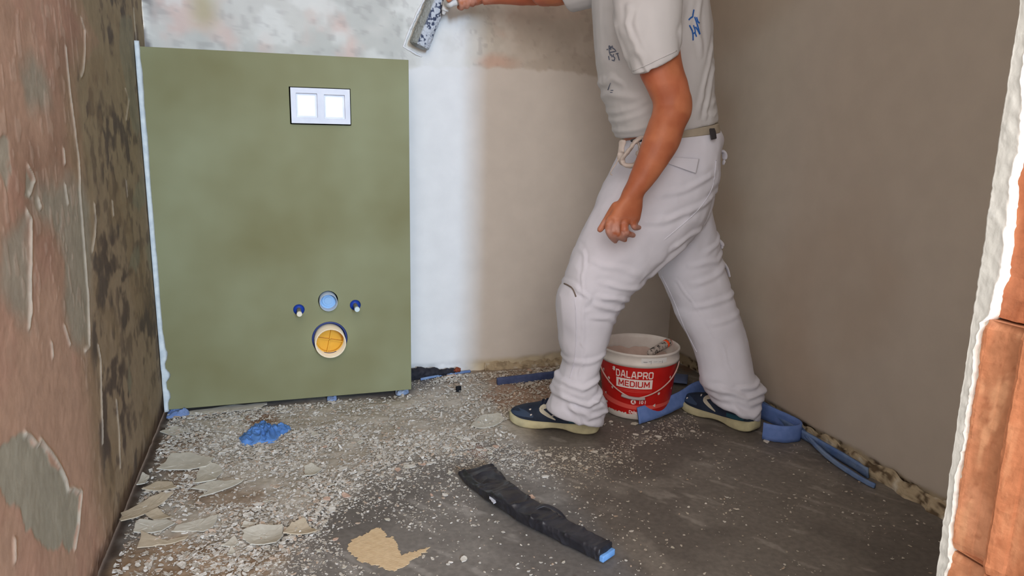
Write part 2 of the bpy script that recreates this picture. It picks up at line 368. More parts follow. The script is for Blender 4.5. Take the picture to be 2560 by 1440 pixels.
# dusty debris bed against the left wall and the panel
DUST=[(-0.367,-0.9746),(-0.376,0.0172),(0.4088,0.029),(0.5596,0.1957),(1.0865,0.2487),(0.8737,-0.2869),(0.6408,-0.49),(0.2757,-0.5568),(0.1169,-0.6769),(0.0507,-0.8343),(-0.0831,-0.9727),(-0.1047,-1.1674)]
sd=sdpoly(QW,DUST); dust=ss(.05,-.12,sd); C=mixc(C,srgb(198,188,172),dust*.85)
for g,c,a in [([(0.6888,0.0918),(1.0353,0.2065),(0.8872,-0.253),(0.7523,-0.2738),(0.6763,-0.1606)],(168,138,116),.9),([(-0.167,-0.0888),(-0.0351,-0.0528),(-0.0115,-0.1627),(-0.104,-0.2187)],(150,118,92),.9),
              ([(-0.392,-0.1885),(-0.242,-0.167),(-0.1746,-0.5088),(-0.0929,-0.62),(-0.1251,-0.7313),(-0.3006,-0.5637),(-0.3591,-0.4116)],(150,128,106),.8),([(-0.3894,-0.828),(-0.3479,-0.759),(-0.1193,-0.8555),(-0.0363,-0.9262),(-0.0956,-1.0509),(-0.4034,-0.9643)],(156,130,102),.85),
              ([(0.4811,-0.4479),(0.5608,-0.4689),(0.5421,-0.576),(0.4709,-0.5833)],(160,128,110),.8),([(0.5646,0.2191),(1.0448,0.2313),(0.9646,0.0229),(0.5779,0.0737)],(160,140,120),.7),([(1.6119,0.2991),(1.7167,0.2121),(1.55,-0.0249),(1.4571,-0.0019)],(120,92,70),.8)]:
    C=mixc(C,srgb(*c),ss(.02,-.03,sdpoly(QW,g))*a)
st=fbm(np.stack([Q3[:,0]*1.0+Q3[:,1]*.6,Q3[:,1]*.25-Q3[:,0]*.15,Q3[:,2]],1),34,3,67)
C=mixc(C,srgb(168,162,154),ss(.5,.75,st)*ss(.0,.3,n1+.1)*.55)
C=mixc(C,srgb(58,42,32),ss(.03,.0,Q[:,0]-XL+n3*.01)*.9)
H=dust*(.003+n2*.004+n3*.0022+n4*.001)+n3*.0004
H=np.where(Q[:,0]<XL+.03,H-.004,H)
P=np.stack([Q[:,0],Q[:,1],H],1)
fm=grid_mesh(P,len(xx),len(yy),flip=True); set_col(fm,C)
M_floor=mat('screed_floor',(1,1,1),(.78,.78,.78),scale=70,rough=.62,bump=.3,bscale=160,attr=True,bumpd=.0015,spec=.35)
tag(add('floor',fm,M_floor),kind='structure')
def floor_z(x,y):
    s=sdpoly(np.array([[x,y]]),DUST)[0]; return .0 if s>.02 else .003
V,F=box(((XL+XR+.3)/2-.05,(YJ+YB)/2,2.53),(XR-XL+.5,YB-YJ+.2,.06)); tag(add('ceiling',mesh(V,F),mat('ceiling_paint',(.82,.79,.76),rough=.9),smooth=False),kind='structure')
# broken undercoat along the wall feet
def rubble_strip(path, hgt, dep, seed, name):
    A=crom(path,10); n=len(A); R=[]
    rs=np.random.RandomState(seed)
    for i,a in enumerate(A):
        t=A[min(i+1,n-1)]-A[max(i-1,0)]; t/=np.linalg.norm(t); nn=np.array([-t[1],t[0],0])
        hh=hgt*(.65+.5*rs.rand()); dd=dep*(.5+.8*rs.rand())
        q=[(0,-.002),(dd,-.002),(dd*(.75+.2*rs.rand()),hh*(.2+.2*rs.rand())),(dd*(.35+.2*rs.rand()),hh*(.55+.2*rs.rand())),(dd*.15,hh*.9),(0,hh)]
        R.append([a+nn*u+np.array([0,0,1])*v for u,v in q])
    V,F=rings(R); me=fixn(mesh(V,F)); me=apply_mods(me,[('SUBSURF',dict(levels=2,render_levels=2,subdivision_type='SIMPLE'))])
    c=co(me); c+=normals(me)*(fbm(c,60,3,seed)*.004)[:,None]; setco(me,c)
    nn=fbm(c,45,3,seed+3); K=mixc(np.ones((len(c),3))*srgb(186,170,142),srgb(104,88,68),ss(.3,.6,nn)*(.4 if seed==8 else 1)); K=mixc(K,srgb(206,198,180),ss(.2,.6,-nn)); set_col(me,K)
    return tag(add(name,me,M_plain,smooth=False),kind='structure')
rubble_strip([(XR+.005,-1.84,0),(XR+.005,-1.5,0),(XR+.005,-1.2,0),(XR+.005,-.85,0),(XR+.005,-.5,0),(XR+.005,-.1,0)][::1],.038,.022,3,'baseboard_right')
rubble_strip([(XR,.2,0),(1.3,.205,0),(1.1,.205,0),(.9,.205,0),(.72,.205,0)],.030,.016,8,'baseboard_back')
# doorway wall: hollow clay blocks with grooved faces, plaster lip at its far corner
def clay_profile():
    # (y, x offset outwards) from far corner to near
    return [(-1.838,.003),(-1.842,.001),(-1.8455,-.003),(-1.8485,-.003),(-1.864,.0025),(-1.8655,.004),(-1.886,.0055),(-1.8885,-.009),(-1.893,-.0115),(-1.897,-.0105),(-1.908,-.006),(-1.910,-.004),(-1.935,-.003),(-1.938,-.012),(-1.96,-.012),(-1.97,-.004),(-2.00,-.004),(-2.03,-.004),(-2.033,-.012),(-2.10,-.012)]
V=[];F=[]
clayparts=[]
zj=[(-.002,.1805),(.1845,.4455),(.4495,.7125)]
for bi,(z0,z1) in enumerate(zj):
    pr=clay_profile(); nz=30; rs=[]
    for k in range(nz+1):
        z=z0+(z1-z0)*k/nz; e=min(k,nz-k); ins=.004 if e==0 else 0
        ring=[]
        A=[]
        for j in range(len(pr)-1):
            for q in range(4):
                t=q/4; A.append((pr[j][0]*(1-t)+pr[j+1][0]*t, pr[j][1]*(1-t)+pr[j+1][1]*t))
        A.append(pr[-1])
        ring=[(XJ+a[1]*1.0+ins+(.0015 if bi==1 else 0),a[0],z) for a in A]
        rs.append(np.array(ring+[(XJ+.2,pr[-1][0],z),(XJ+.2,pr[0][0],z)]))
    clayparts.append(rings(rs))
# upper plain blocks
up=[]
for (z0,z1) in [(.7165,.98),(.984,1.25),(1.254,1.52),(1.524,1.8),(1.804,2.1),(2.104,2.5)]:
    rs=[]
    for k in range(13):
        z=z0+(z1-z0)*k/12; ins=.003 if k in(0,12) else 0
        rs.append(np.array([(XJ+.006+ins,y,z) for y in np.linspace(-1.838,-2.1,26)]+[(XJ+.2,-2.1,z),(XJ+.2,-1.838,z)]))
    up.append(rings(rs))
bk=[box(((XJ+.02+XR+.3)/2,-1.98,1.25),(XR+.28-XJ-.02,.235,2.5))]
me=fixn(mesh(*join(*clayparts,*up,*bk)))
me=apply_mods(me,[('SUBSURF',dict(levels=1,render_levels=1,subdivision_type='SIMPLE'))])
c=co(me); nm=normals(me); k=(c[:,1]<-1.8)*(c[:,0]<XJ+.05)
c+=nm*((fbm(c,25,4,71)*.0012+fbm(c,120,3,72)*.0007+np.where(c[:,2]>.715,fbm(c,50,4,79)*.0015,0))*k)[:,None]; setco(me,c)
nn=fbm(c*np.array([1,1,.35]),30,4,73); K=mixc(np.ones((len(c),3))*srgb(200,142,108),srgb(184,126,92),ss(-.2,.4,nn)); K=mixc(K,srgb(214,160,122),ss(.2,.6,fbm(c*np.array([1,1,.25]),60,4,74))*.8)
K=mixc(K,srgb(150,92,64),ss(.55,.8,fbm(c,130,3,75))*.5); K=mixc(K,srgb(168,92,56),ss(.712,.716,c[:,2])*.6)
off=c[:,0]-XJ; K=mixc(K,srgb(212,130,88),ss(0,-.004,off)*.35)
set_col(me,K)
M_clay=mat('fired_clay',(1,1,1),(.82,.8,.78),scale=90,rough=.85,bump=.7,bscale=260,attr=True,bumpd=.0012)
tag(add('wall_front',me,M_clay,smooth=False),kind='structure')
# plaster lip (ragged outer edge)
lipR=[(-1.8393,1.029),(-1.8417,0.9845),(-1.8486,0.9352),(-1.8525,0.893),(-1.8515,0.8696),(-1.8497,0.8457),(-1.8534,0.814),(-1.8549,0.7898),(-1.8536,0.7566),(-1.8524,0.748),(-1.851,0.7244),(-1.8483,0.7165),(-1.8404,0.7085),(-1.8381,0.6887),(-1.8396,0.6401),(-1.8423,0.5864),(-1.8404,0.5292),(-1.8422,0.4721),(-1.8426,0.4478),(-1.8468,0.4353),(-1.8455,0.4146)]
lipL=[(-1.8277,1.0308),(-1.8272,0.9822),(-1.8272,0.9476),(-1.8263,0.8965),(-1.8272,0.844),(-1.8278,0.7942),(-1.8276,0.7429),(-1.8285,0.686),(-1.829,0.6365),(-1.8297,0.5812),(-1.8299,0.5242),(-1.8312,0.466),(-1.832,0.406)]
lLz=np.array([p[1] for p in lipL])[::-1]; lLy=np.array([p[0] for p in lipL])[::-1]
lz=np.array([p[1] for p in lipR]); ly=np.array([p[0] for p in lipR]); ii=np.argsort(lz); lz=lz[ii]; ly=ly[ii]
zs=np.concatenate([np.linspace(0,.4,40)[:-1],np.arange(.4,1.25,.0028),np.linspace(1.25,2.5,60)]); nv=24; P=[]
zr=np.stack([zs,zs*0,zs*0],1); e1=fbm(zr,70,3,81)*.0016+fbm(zr,260,2,82)*.0008; e0=fbm(zr,160,3,83)*.0005
for i,z in enumerate(zs):
    yn=np.interp(z,lz,ly)+e1[i]; yf=np.interp(z,lLz,lLy)+e0[i]
    for j in range(nv):
        t=j/(nv-1); y=yf+(yn-yf)*t
        P.append((t,y,z))
P=np.array(P); t=P[:,0]; hn=fbm(P*np.array([0,1,1]),90,4,84)
lipw=np.exp(-((t-.9)/.09)**2); x=XJ-.003-.0016*lipw*(1+.6*fbm(P*np.array([0,1,1]),120,2,85))-.0012*hn-.001*np.exp(-(t/.05)**2)
x=np.where(t>.995,XJ+.012,x); x=np.where(t<.002,XJ+.012,x)
Pg=np.stack([x,P[:,1],P[:,2]],1)
back=[]
me=grid_mesh(Pg,len(zs),nv,flip=True)
C=mixc(np.ones((len(Pg),3))*srgb(206,208,204),srgb(240,240,236),ss(.72,.84,t)); C=mixc(C,srgb(238,238,234),ss(.06,.0,t)); C=mixc(C,srgb(182,184,180),ss(.35,.7,hn)*.35)
set_col(me,C); tag(add('trim_1',me,mat('lime_plaster',(1,1,1),(.96,.96,.96),scale=120,rough=.75,bump=.5,bscale=300,attr=True,bumpd=.0008)),kind='structure')
V,F=box(((XJ+XR+.3)/2+.002,YJ-.004,1.25),(XR+.3-XJ,.010,2.5)); tag(add('trim_2',mesh(V,F),mat('partition_render',G(196,190,180),rough=.85),smooth=False),kind='structure')

# ------------------------------------------------------------------ boxed-in toilet frame
pan=empty('toilet_frame_panel',(0.015,.1,0),'green moisture-resistant board boxing in the toilet frame, with white flush cover and pipe stubs','toilet panel')
board=fixn(mesh(*box((.0155,.00625,.57),(.773,.0125,1.10))))
cut=[box((.1265,0,.9685),(.184,.08,.112))]
def cyl(c,r,y0,y1,n=48): return rings([np.array([(c[0]+r*math.cos(2*math.pi*k/n),y,c[1]+r*math.sin(2*math.pi*k/n)) for k in range(n)]) for y in (y0,y1)])
cut+=[cyl((.1305,.351),.0315,-.04,.04),cyl((.132,.221),.0575,-.04,.04),cyl((.0375,.3245),.0175,-.04,.04),cyl((.2175,.3305),.0175,-.04,.04)]
co_=bpy.data.objects.new('cut',fixn(mesh(*join(*cut)))); COL.objects.link(co_)
board=apply_mods(board,[('BOOLEAN',dict(operation='DIFFERENCE',solver='EXACT',object=co_)),('BEVEL',dict(width=.0015,segments=2,limit_method='ANGLE'))])
bpy.data.objects.remove(co_)
M_green=mat('green_board',G(122,118,82),G(140,141,108),scale=2.6,rough=.8,bump=.12,bscale=400,detail=3,contrast=(.32,.66),bumpd=.0006)
nt=M_green.node_tree; rr=[n for n in nt.nodes if n.type=='VALTORGB'][0]; e=rr.color_ramp.elements.new(.28); e.color=(*G(104,97,64),1)
add('board',board,M_green,pan,smooth=False)
add('side_board',mesh(*join(box((.396,.1,.57),(.0125,.19,1.10)),box((.0155,.105,1.1135),(.773,.19,.0125)),box((-.30,.12,.57),(.03,.1,1.1)),box((.33,.12,.57),(.03,.1,1.1)))),M_green,pan,smooth=False)
M_dark=mat('black_membrane',(.008,.009,.012),rough=.7)
add('membrane',mesh(*join(box((.0155,.15,.57),(.72,.01,1.08)))),M_dark,pan,smooth=False)
# flush cover: framed white foam block with two recesses
M_white=mat('white_foam',G(226,228,234),G(216,219,228),scale=25,rough=.6,bump=.15,bscale=200,bumpd=.0005)
fx,fz=.1265,.9685
fo=fixn(mesh(*box((fx,-.006,fz),(.177,.026,.106))))
rc=bpy.data.objects.new('cut',fixn(mesh(*join(box((fx-.0415,-.02,fz+.001),(.062,.022,.072)),box((fx+.0415,-.02,fz-.001),(.062,.022,.072)))))); COL.objects.link(rc)
fo=apply_mods(fo,[('BOOLEAN',dict(operation='DIFFERENCE',solver='EXACT',object=rc)),('BEVEL',dict(width=.0035,segments=3,limit_method='ANGLE'))]); bpy.data.objects.remove(rc)
fo_o=add('flush_cover',fo,M_white,pan,smooth=False,label='white flush cover with two square recesses')
for dx,s in ((-.0415,1),(.0415,-1)): add('recess_panel',bevel(mesh(*box((fx+dx-.001,-.0095,fz+.001*s-.001),(.052,.003,.062))),.001),mat('bright_plastic',G(250,252,254),rough=.35),fo_o,smooth=False)
# pipes
def pipe(c,ro,ri,y0,y1,n=56,tilt=(0,0)):
    R=[]
    for y,r in ((y1,ro),(y0,ro),(y0-.0005,(ro+ri)/2),(y0,ri),(y1,ri)):
        R.append(np.array([(c[0]+tilt[0]*(y-y1)+r*math.cos(2*math.pi*k/n),y,c[1]+tilt[1]*(y-y1)+r*math.sin(2*math.pi*k/n)) for k in range(n)]))
    return rings(R,False)
def disc(c,r,y,th=.003,n=48,rim=0): return cyl(c,r,y,y+th,n)
M_grey=mat('grey_plastic',G(176,186,196),rough=.35); M_blueplug=mat('light_blue_plastic',G(140,178,214),rough=.35)
fp=add('flush_pipe',mesh(*pipe((.1305,.348),.0285,.0265,-.022,.06)),M_grey,pan,label='grey flush pipe stub')
add('plug',mesh(*join(disc((.1305,.348),.0264,.012,.004),disc((.1305,.350),.019,.004,.01),disc((.1305,.350),.012,-.001,.006))),M_blueplug,fp,smooth=False,label='light blue pipe plug')
M_cream=mat('cream_plastic',G(238,214,176),G(244,228,198),scale=12,rough=.45); M_yel=mat('yellow_plastic',G(226,172,58),G(214,158,44),scale=20,rough=.35)
wp=add('waste_pipe',mesh(*pipe((.132,.215),.0495,.0455,-.038,.07)),M_cream,pan,label='cream waste pipe stub')
cr=Matrix.Rotation(math.radians(12),3,'Y')
cap=[disc((.132,.215),.0454,.024,.004),box((.132,.016,.215),(.0025,.016,.086),cr),box((.132,.016,.215),(.086,.016,.0025),cr)]
ringp=pipe((.132,.215),.0452,.0425,.010,.026); cap.append(ringp)
add('cap',mesh(*join(*cap)),M_yel,wp,smooth=False,label='yellow cap with a moulded cross')
M_blue=mat('blue_plastic',G(38,68,156),rough=.4); M_navy=mat('navy_collar',G(42,56,110),rough=.4)
add('collar',mesh(*join(pipe((.132,.221),.0572,.051,.004,.03),disc((.132,.221),.0572,.03,.003))),M_navy,pan,label='dark blue collar around the waste pipe')
M_steel=mat('threaded_steel',G(150,146,138),rough=.35,metal=.7,spec=.5)
for (bx,bz,tx,tz,cap_c) in ((.0375,.3245,.03,-.10,G(222,214,192)),(.2175,.3305,-.00,-.06,G(198,214,216))):
    gm=add('grommet',mesh(*join(pipe((bx,bz),.0172,.0165,.0,.012),disc((bx,bz),.0166,.006,.003))),M_blue,pan,label='blue grommet')
    prof=[]; n=20; R=[]
    L=.062
    for i in range(50):
        y=.008-L*i/49; r=.0062+(.0005 if i%2 else 0); R.append(np.array([(bx+r*math.cos(2*math.pi*k/n),y,bz+r*math.sin(2*math.pi*k/n)) for k in range(n)]))
    rod=add('threaded_rod',mesh(*rings(R)),M_steel,pan,smooth=False,label='threaded steel rod')
    add('rod_cap',mesh(*tube([(bx,-.050,bz),(bx,-.062,bz)],.0082,sub=1,n=20,round_ends=False)),mat('rod_cap',cap_c,rough=.4),rod,smooth=False)
# sealant bead between panel and left wall
zs=np.linspace(.015,1.135,150); zr=np.stack([zs,zs*0,zs*0],1); a1=fbm(zr,22,4,91); a2=fbm(zr,30,3,92)
R=[]
for i,z in enumerate(zs):
    wd=.0022+.0010*a1[i]+.006*ss(.35,.08,np.array([z]))[0]*(.5+a2[i]); wd=max(wd,.0015)
    R.append([(XL+.002,-.003,z),(XL+.003+wd*.2,-.007-.003*a1[i],z),(XL+.010+wd,-.0035,z),(XL+.013+wd*1.6,-.0005,z),(XL+.012,.004,z)])
tag(add('trim_3',fixn(mesh(*rings([np.array(r) for r in R]))),mat('pale_sealant',G(214,222,222),G(190,200,204),scale=40,rough=.6,bump=.3,bscale=90,bumpd=.002)),kind='structure')
# gap beside the panel foot, open to the dark below the back wall
V,F=box((.50,.2015,.012),(.20,.02,.03))
#PART3

# ------------------------------------------------------------------ putty bucket
bx,by=(1.1053,-0.3171,0.228)[0],(1.1053,-0.3171,0.228)[1]
bk=empty('putty_bucket',(bx,by,0),'red and white open plastic putty bucket standing between the worker\'s feet','bucket')
HB=.228; r0,r1=.108,.1265
rad=lambda z: r0+(r1-r0)*z/.19
M_bw=mat('bucket_plastic',G(226,220,214),G(210,202,196),scale=14,rough=.4); M_red=mat('red_label',G(196,34,30),G(186,28,26),scale=20,rough=.35)
prof=[(0,.002),(r0-.004,.002),(r0,.006)]+[(rad(z),z) for z in np.linspace(.02,.182,8)]+[(r1+.001,.186),(r1+.006,.187),(r1+.0065,.197),(r1+.0045,.1985),(r1+.0045,.219),(r1+.0065,.221),(r1+.0065,HB-.001),(r1+.004,HB),(r1+.001,HB-.001),(r1-.001,.215),(r1-.003,.19),(r0-.004,.03)]
body=add('body',fixn(mesh(*lathe(prof,96,(bx,by,0)))),M_bw,bk)
th0=math.atan2(-2.4-by,0.0-bx)-.045
GL={'D':[[(0,0),(0,1),(.5,1),(.7,.8),(.7,.2),(.5,0),(0,0)]],'A':[[(0,0),(.3,1),(.5,1),(.8,0)],[(.13,.27),(.67,.27)]],'L':[[(0,1),(0,0),(.6,0)]],
    'P':[[(0,0),(0,1),(.55,1),(.7,.85),(.7,.55),(.55,.4),(0,.4)]],'R':[[(0,0),(0,1),(.55,1),(.7,.85),(.7,.58),(.55,.43),(0,.43)],[(.4,.43),(.72,0)]],'O':[[(0,.15),(0,.85),(.15,1),(.6,1),(.75,.85),(.75,.15),(.6,0),(.15,0),(0,.15)]],
    'M':[[(0,0),(.06,1),(.45,.25),(.84,1),(.9,0)]],'E':[[(.6,0),(0,0),(0,1),(.6,1)],[(0,.5),(.52,.5)]],'I':[[(0,0),(0,1)]],'U':[[(0,1),(0,.15),(.15,0),(.6,0),(.75,.15),(.75,1)]]}
def block_text(s,wd=.20,gap=.34):
    V=[];F=[];x0=0
    for ch in s:
        mx=0
        for pl in GL[ch]:
            for (ax_,az_),(bx_,bz_) in zip(pl[:-1],pl[1:]):
                a=np.array([ax_,az_]);b2=np.array([bx_,bz_]); t=(b2-a)/np.linalg.norm(b2-a); n=np.array([-t[1],t[0]])*wd/2; a=a-t*wd*.42; b2=b2+t*wd*.42; o=len(V)
                for k in range(5):
                    p=a+(b2-a)*k/4; V+=[(x0+p[0]+n[0],p[1]+n[1],0),(x0+p[0]-n[0],p[1]-n[1],0)]
                for k in range(4): q=o+2*k; F.append((q,q+1,q+3,q+2))
            mx=max(mx,max(p[0] for p in pl))
        x0+=mx+gap
    return mesh(V,F)
def onb(th,z,off=.0008):
    r=rad(z)+off; return (bx+r*math.cos(th),by+r*math.sin(th),z)
def arcpatch(name,z0f,z1f,a0,a1,m,off,n=120,nz=14,par=None,label=None):
    V=[];F=[]
    for i in range(n+1):
        a=a0+(a1-a0)*i/n
        for j in range(nz+1):
            z=z0f(a)+(z1f(a)-z0f(a))*j/nz; V.append(onb(th0+a,z,off))
    for i in range(n):
        for j in range(nz):
            q=i*(nz+1)+j; F.append((q,q+nz+1,q+nz+2,q+1))
    return add(name,mesh(V,F),m,par,label=label)
nb=lambda a: .024+.006*math.sin(a*3+1)*0+ .010*max(0,float(vn(np.array([[a*9,3.3,0]]),5)[0]))*(1 if -1.1<a<.25 else .2)+.004*float(vn(np.array([[a*31,1.3,0]]),6)[0])*(1 if -1.1<a<.25 else 0)
lab=arcpatch('label',lambda a:nb(a),lambda a:.183,-2.4,2.4,M_red,.0006,n=260,par=bk,label='red paper label with white lettering')
M_pink=mat('pale_red_print',G(226,92,84),rough=.35); M_lw=mat('label_white',G(240,226,222),rough=.4)
arcpatch('stripe',lambda a:.040+.012*abs(a)**1.3*(1 if a<0 else .4),lambda a:.054+.018*abs(a)**1.3*(1 if a<0 else .2),-1.3,1.3,M_pink,.0010,nz=3,par=lab,label='pale red curved band')
def on_bucket(me,x0,z0,off,name,m,par,sx=1.,tilt=0.):
    c=co(me); out=[]
    for v in c:
        x=v[0]*sx; z=z0+v[1]+x*tilt; out.append(onb(th0+(x0+x)/.119,z,off))
    setco(me,np.array(out)); return add(name,me,m,par,smooth=False)
def fit(me,wd,h):
    c=co(me); c[:,0]-=(c[:,0].min()+c[:,0].max())/2; c[:,1]-=(c[:,1].min()+c[:,1].max())/2; c[:,0]*=wd/np.ptp(c[:,0]); c[:,1]*=h/np.ptp(c[:,1]); setco(me,c); return me
on_bucket(fit(block_text('DALAPRO'),.118,.0255),-.004,.1585,.0014,'lettering',M_lw,lab,1.0)
def rect(wd,h,n=24):
    V=[];F=[]
    for i in range(n+1): V+= [(-wd/2+wd*i/n,-h/2,0),(-wd/2+wd*i/n,h/2,0)]
    for i in range(n): F.append((2*i,2*i+2,2*i+3,2*i+1))
    return mesh(V,F)
on_bucket(rect(.116,.0315),-.004,.1275,.0014,'panel',M_lw,lab)
on_bucket(fit(block_text('MEDIUM'),.100,.0215),-.004,.1275,.0020,'lettering',M_red,lab,1.0)
for k,zz_ in enumerate((.1055,.1005)): on_bucket(rect(.114,.0016),-.002,zz_,.0014,'fine_print',M_pink,lab)
on_bucket(text_mesh('10 l',.016,bold=.0005),.026,.066,.0014,'lettering',M_lw,lab)
on_bucket(mesh([(.0085*math.cos(k*.2618),.0085*math.sin(k*.2618),0) for k in range(24)],[tuple(range(24))]),-.003,.066,.0014,'roundel',M_lw,lab)
on_bucket(mesh([(-.004,-.006,0),(.0,-.002,0),(.003,-.007,0),(.005,-.004,0),(.001,.002,0),(.004,.004,0),(.001,.006,0),(-.003,.003,0)],[(0,1,2,3,4,5,6,7)]),-.003,.066,.0019,'emblem',M_red,lab)
on_bucket(text_mesh('Dalapro',.014,bold=.0004),.006,.030,.0014,'lettering',M_lw,lab)
# rim sticker with stamped marks
def on_rim(me,x0,z0,off,name,m,par):
    c=co(me); setco(me,np.array([(bx+(r1+.0045+off)*math.cos(th0+(x0+v[0])/.129),by+(r1+.0045+off)*math.sin(th0+(x0+v[0])/.129),z0+v[1]) for v in c])); return add(name,me,m,par,smooth=False)
on_rim(rect(.085,.016),.058,.209,.0006,'sticker',mat('sticker_paper',G(222,222,222),rough=.5),body)
for x0,wd,h in ((.028,.014,.0012),(.028,.010,.0008),(.042,.008,.0012),(.046,.001,.011),(.060,.012,.0008),(.075,.010,.0008),(.084,.0014,.008)): on_rim(rect(wd,h,6),x0,.208+rng.uniform(-.004,.001),.0011,'stamp',mat('ink',G(120,120,124),rough=.6),body)
# wire handle hanging over the front
hp=[]
for k in range(25):
    a=-1.55+3.1*k/24; t=abs(a)/1.55; z=.192-.110*(1-t**1.5)-.010*(a/1.55); hp.append(onb(th0-.02+a,z,.0065))
hd=add('handle',mesh(*tube(hp,.0022,sub=3,n=8)),mat('putty_wire',G(210,176,168),rough=.5),bk,label='thin wire handle hanging over the front')
gp=[onb(th0-.03+a,.0815+.03*abs(a)**2-.006*a,.008) for a in np.linspace(-.30,.30,9)]
add('grip',mesh(*tube(gp,.0062,sub=2,n=12,flat=.8)),mat('grip_plastic',G(176,164,164),rough=.5),hd,label='grey plastic grip')
# putty left inside
V=[];F=[];R=[]
for i in range(1,25):
    r=(r1-.006)*i/24
    R.append(np.array([(bx+r*math.cos(k*math.pi/32),by+r*math.sin(k*math.pi/32),0) for k in range(64)]))
V,F=rings(R,False); F.append(tuple(range(64))[::-1]); me=mesh(V,F); c=co(me); n_=fbm(c,16,4,101); rr=np.hypot(c[:,0]-bx,c[:,1]-by)/r1
c[:,2]=.158+.018*n_+.03*ss(.75,1,rr); setco(me,c); me=fixn(me)
add('putty',me,mat('pink_grey_putty',G(206,184,174),G(188,164,152),scale=18,rough=.7,bump=.4,bscale=60),bk,label='pinkish grey putty left in the bucket')
for k in range(14):
    a=rng.uniform(.5,1.2)*rng.choice((-1,1)); z=rng.uniform(.03,.175)
    me=mesh([( (.002+.003*rng.random())*math.cos(q*1.05)*(1+.6*(q%2)),(.003+.004*rng.random())*math.sin(q*1.05),0) for q in range(6)],[(0,1,2,3,4,5)]); on_bucket(me,a*.127,z,.0017,'putty_fleck',M_bw,body)
# tool left in the bucket
tb=Vector((bx+.102*math.cos(.0),by+.102*math.sin(.0),.222))
knife=empty('putty_tool',(tb.x,tb.y,.18),'putty-caked tool with an orange end resting inside the bucket rim','tool')
d_=Vector((-.9,-.45,-.18)).normalized()
add('handle',fixn(mesh(*tube([tb-d_*.008,tb+d_*.09],[.014,.012],sub=3,n=14,round_ends=True))),mat('caked_putty',G(190,178,170),G(70,66,64),scale=90,rough=.6,contrast=(.5,.6),bump=.4,bscale=120),knife)
add('end_cap',fixn(mesh(*tube([tb-d_*.012,tb+d_*.006],[.012,.0145],sub=3,n=14,round_ends=True))),mat('orange_plastic',G(250,84,32),rough=.4),knife,label='bright orange end')

# ------------------------------------------------------------------ blue foam strips
M_foam=mat('blue_foam',G(112,140,204),G(98,128,192),scale=40,rough=.75,bump=.5,bscale=260,bumpd=.0012)
M_foamd=mat('dark_blue_foam',G(84,98,138),G(64,78,118),scale=30,rough=.6,bump=.3,bscale=200)
def ribbon(path, h, t, lean=0., z0=.002, sub=10, amp=.0008, seed=1):
    """standing strip: path of (x,y[,dz,lean])"""
    A=[(p[0],p[1],p[2] if len(p)>2 else 0,p[3] if len(p)>3 else lean) for p in path]; A=crom(A,sub); R=[]
    T=np.gradient(A[:,:2],axis=0); T/=np.linalg.norm(T,axis=1)[:,None]+1e-9
    for a,tt in zip(A,T):
        nn=np.array([-tt[1],tt[0],0]); up=np.array([0,0,math.cos(a[3])])+nn*math.sin(a[3]); sd=np.cross(up,np.array([tt[0],tt[1],0]))
        b=np.array([a[0],a[1],z0+a[2]+abs(math.sin(a[3]))*t*.5]); q=[]
        for u in (0,.25,.5,.75,1): q.append(b+up*h*u-sd*t/2)
        for u in (1,.75,.5,.25,0): q.append(b+up*h*u+sd*t/2)
        R.append(np.array(q))
    me=fixn(mesh(*rings(R))); c=co(me); c+=normals(me)*(fbm(c,60,3,seed)*amp)[:,None]; setco(me,c); return me
single('foam_strip',ribbon([(*(1.0533,-0.4463,0)[:2],0,.30),(*(1.1378,-0.427,0)[:2],.008,.3),(*(1.2443,-0.3823,-0)[:2],.016,.3),(*(1.3593,-0.3194,0)[:2],.022,.3),(*(1.4758,-0.3249,0)[:2],.012,.2),(1.455,-.42),(1.472,-.52),(1.486,-.61),(1.488,-.655),(1.47,-.685),(1.43,-.690),(1.400,-.680),(1.378,-.662),(1.368,-.645)],.052,.006,seed=4),M_foam,'long blue foam edge strip curling round behind the worker\'s rear shoe','foam strip')
single('foam_strip',ribbon([(.965,.035),(.86,.025),(.716,.012)],.030,.012,lean=.0,seed=5),M_foamd,'short dark blue foam strip lying by the back wall, left of the worker','foam strip')
V,F=tube([(1.20,-.03,.012),(1.32,-.06,.012),(1.42,-.12,.012)],.05,sub=6,n=20,flat=.2); single('foam_strip',fixn(mesh(V,F)),mat('slate_foam',G(104,120,156),G(92,106,142),scale=20,rough=.7),'slate blue foam sheet on the floor in the back corner','foam strip')
M_foam2=mat('dusty_blue_foam',G(128,150,182),G(92,122,176),scale=18,rough=.75,bump=.4,bscale=150)
single('foam_strip',ribbon([(1.484,-.30),(1.488,-.6),(1.490,-.85),(1.484,-.95)],.030,.007,lean=-.25,seed=6),M_foam2,'dusty blue foam strip pressed against the foot of the right wall','foam strip')
single('foam_strip',ribbon([(1.505,-.45,.025),(1.500,-.62,.022),(1.462,-.80,.004),(1.452,-.93,0),(1.456,-1.0,0)],.012,.008,seed=7),M_foam2,'thin dusty blue foam strip slanting along the floor by the right wall','foam strip')
single('foam_strip',ribbon([(.46,.140),(.53,.165),(.60,.178),(.66,.188)],.008,.008,seed=8),M_foam2,'thin blue foam edge along the foot of the white wall beside the panel','foam strip')

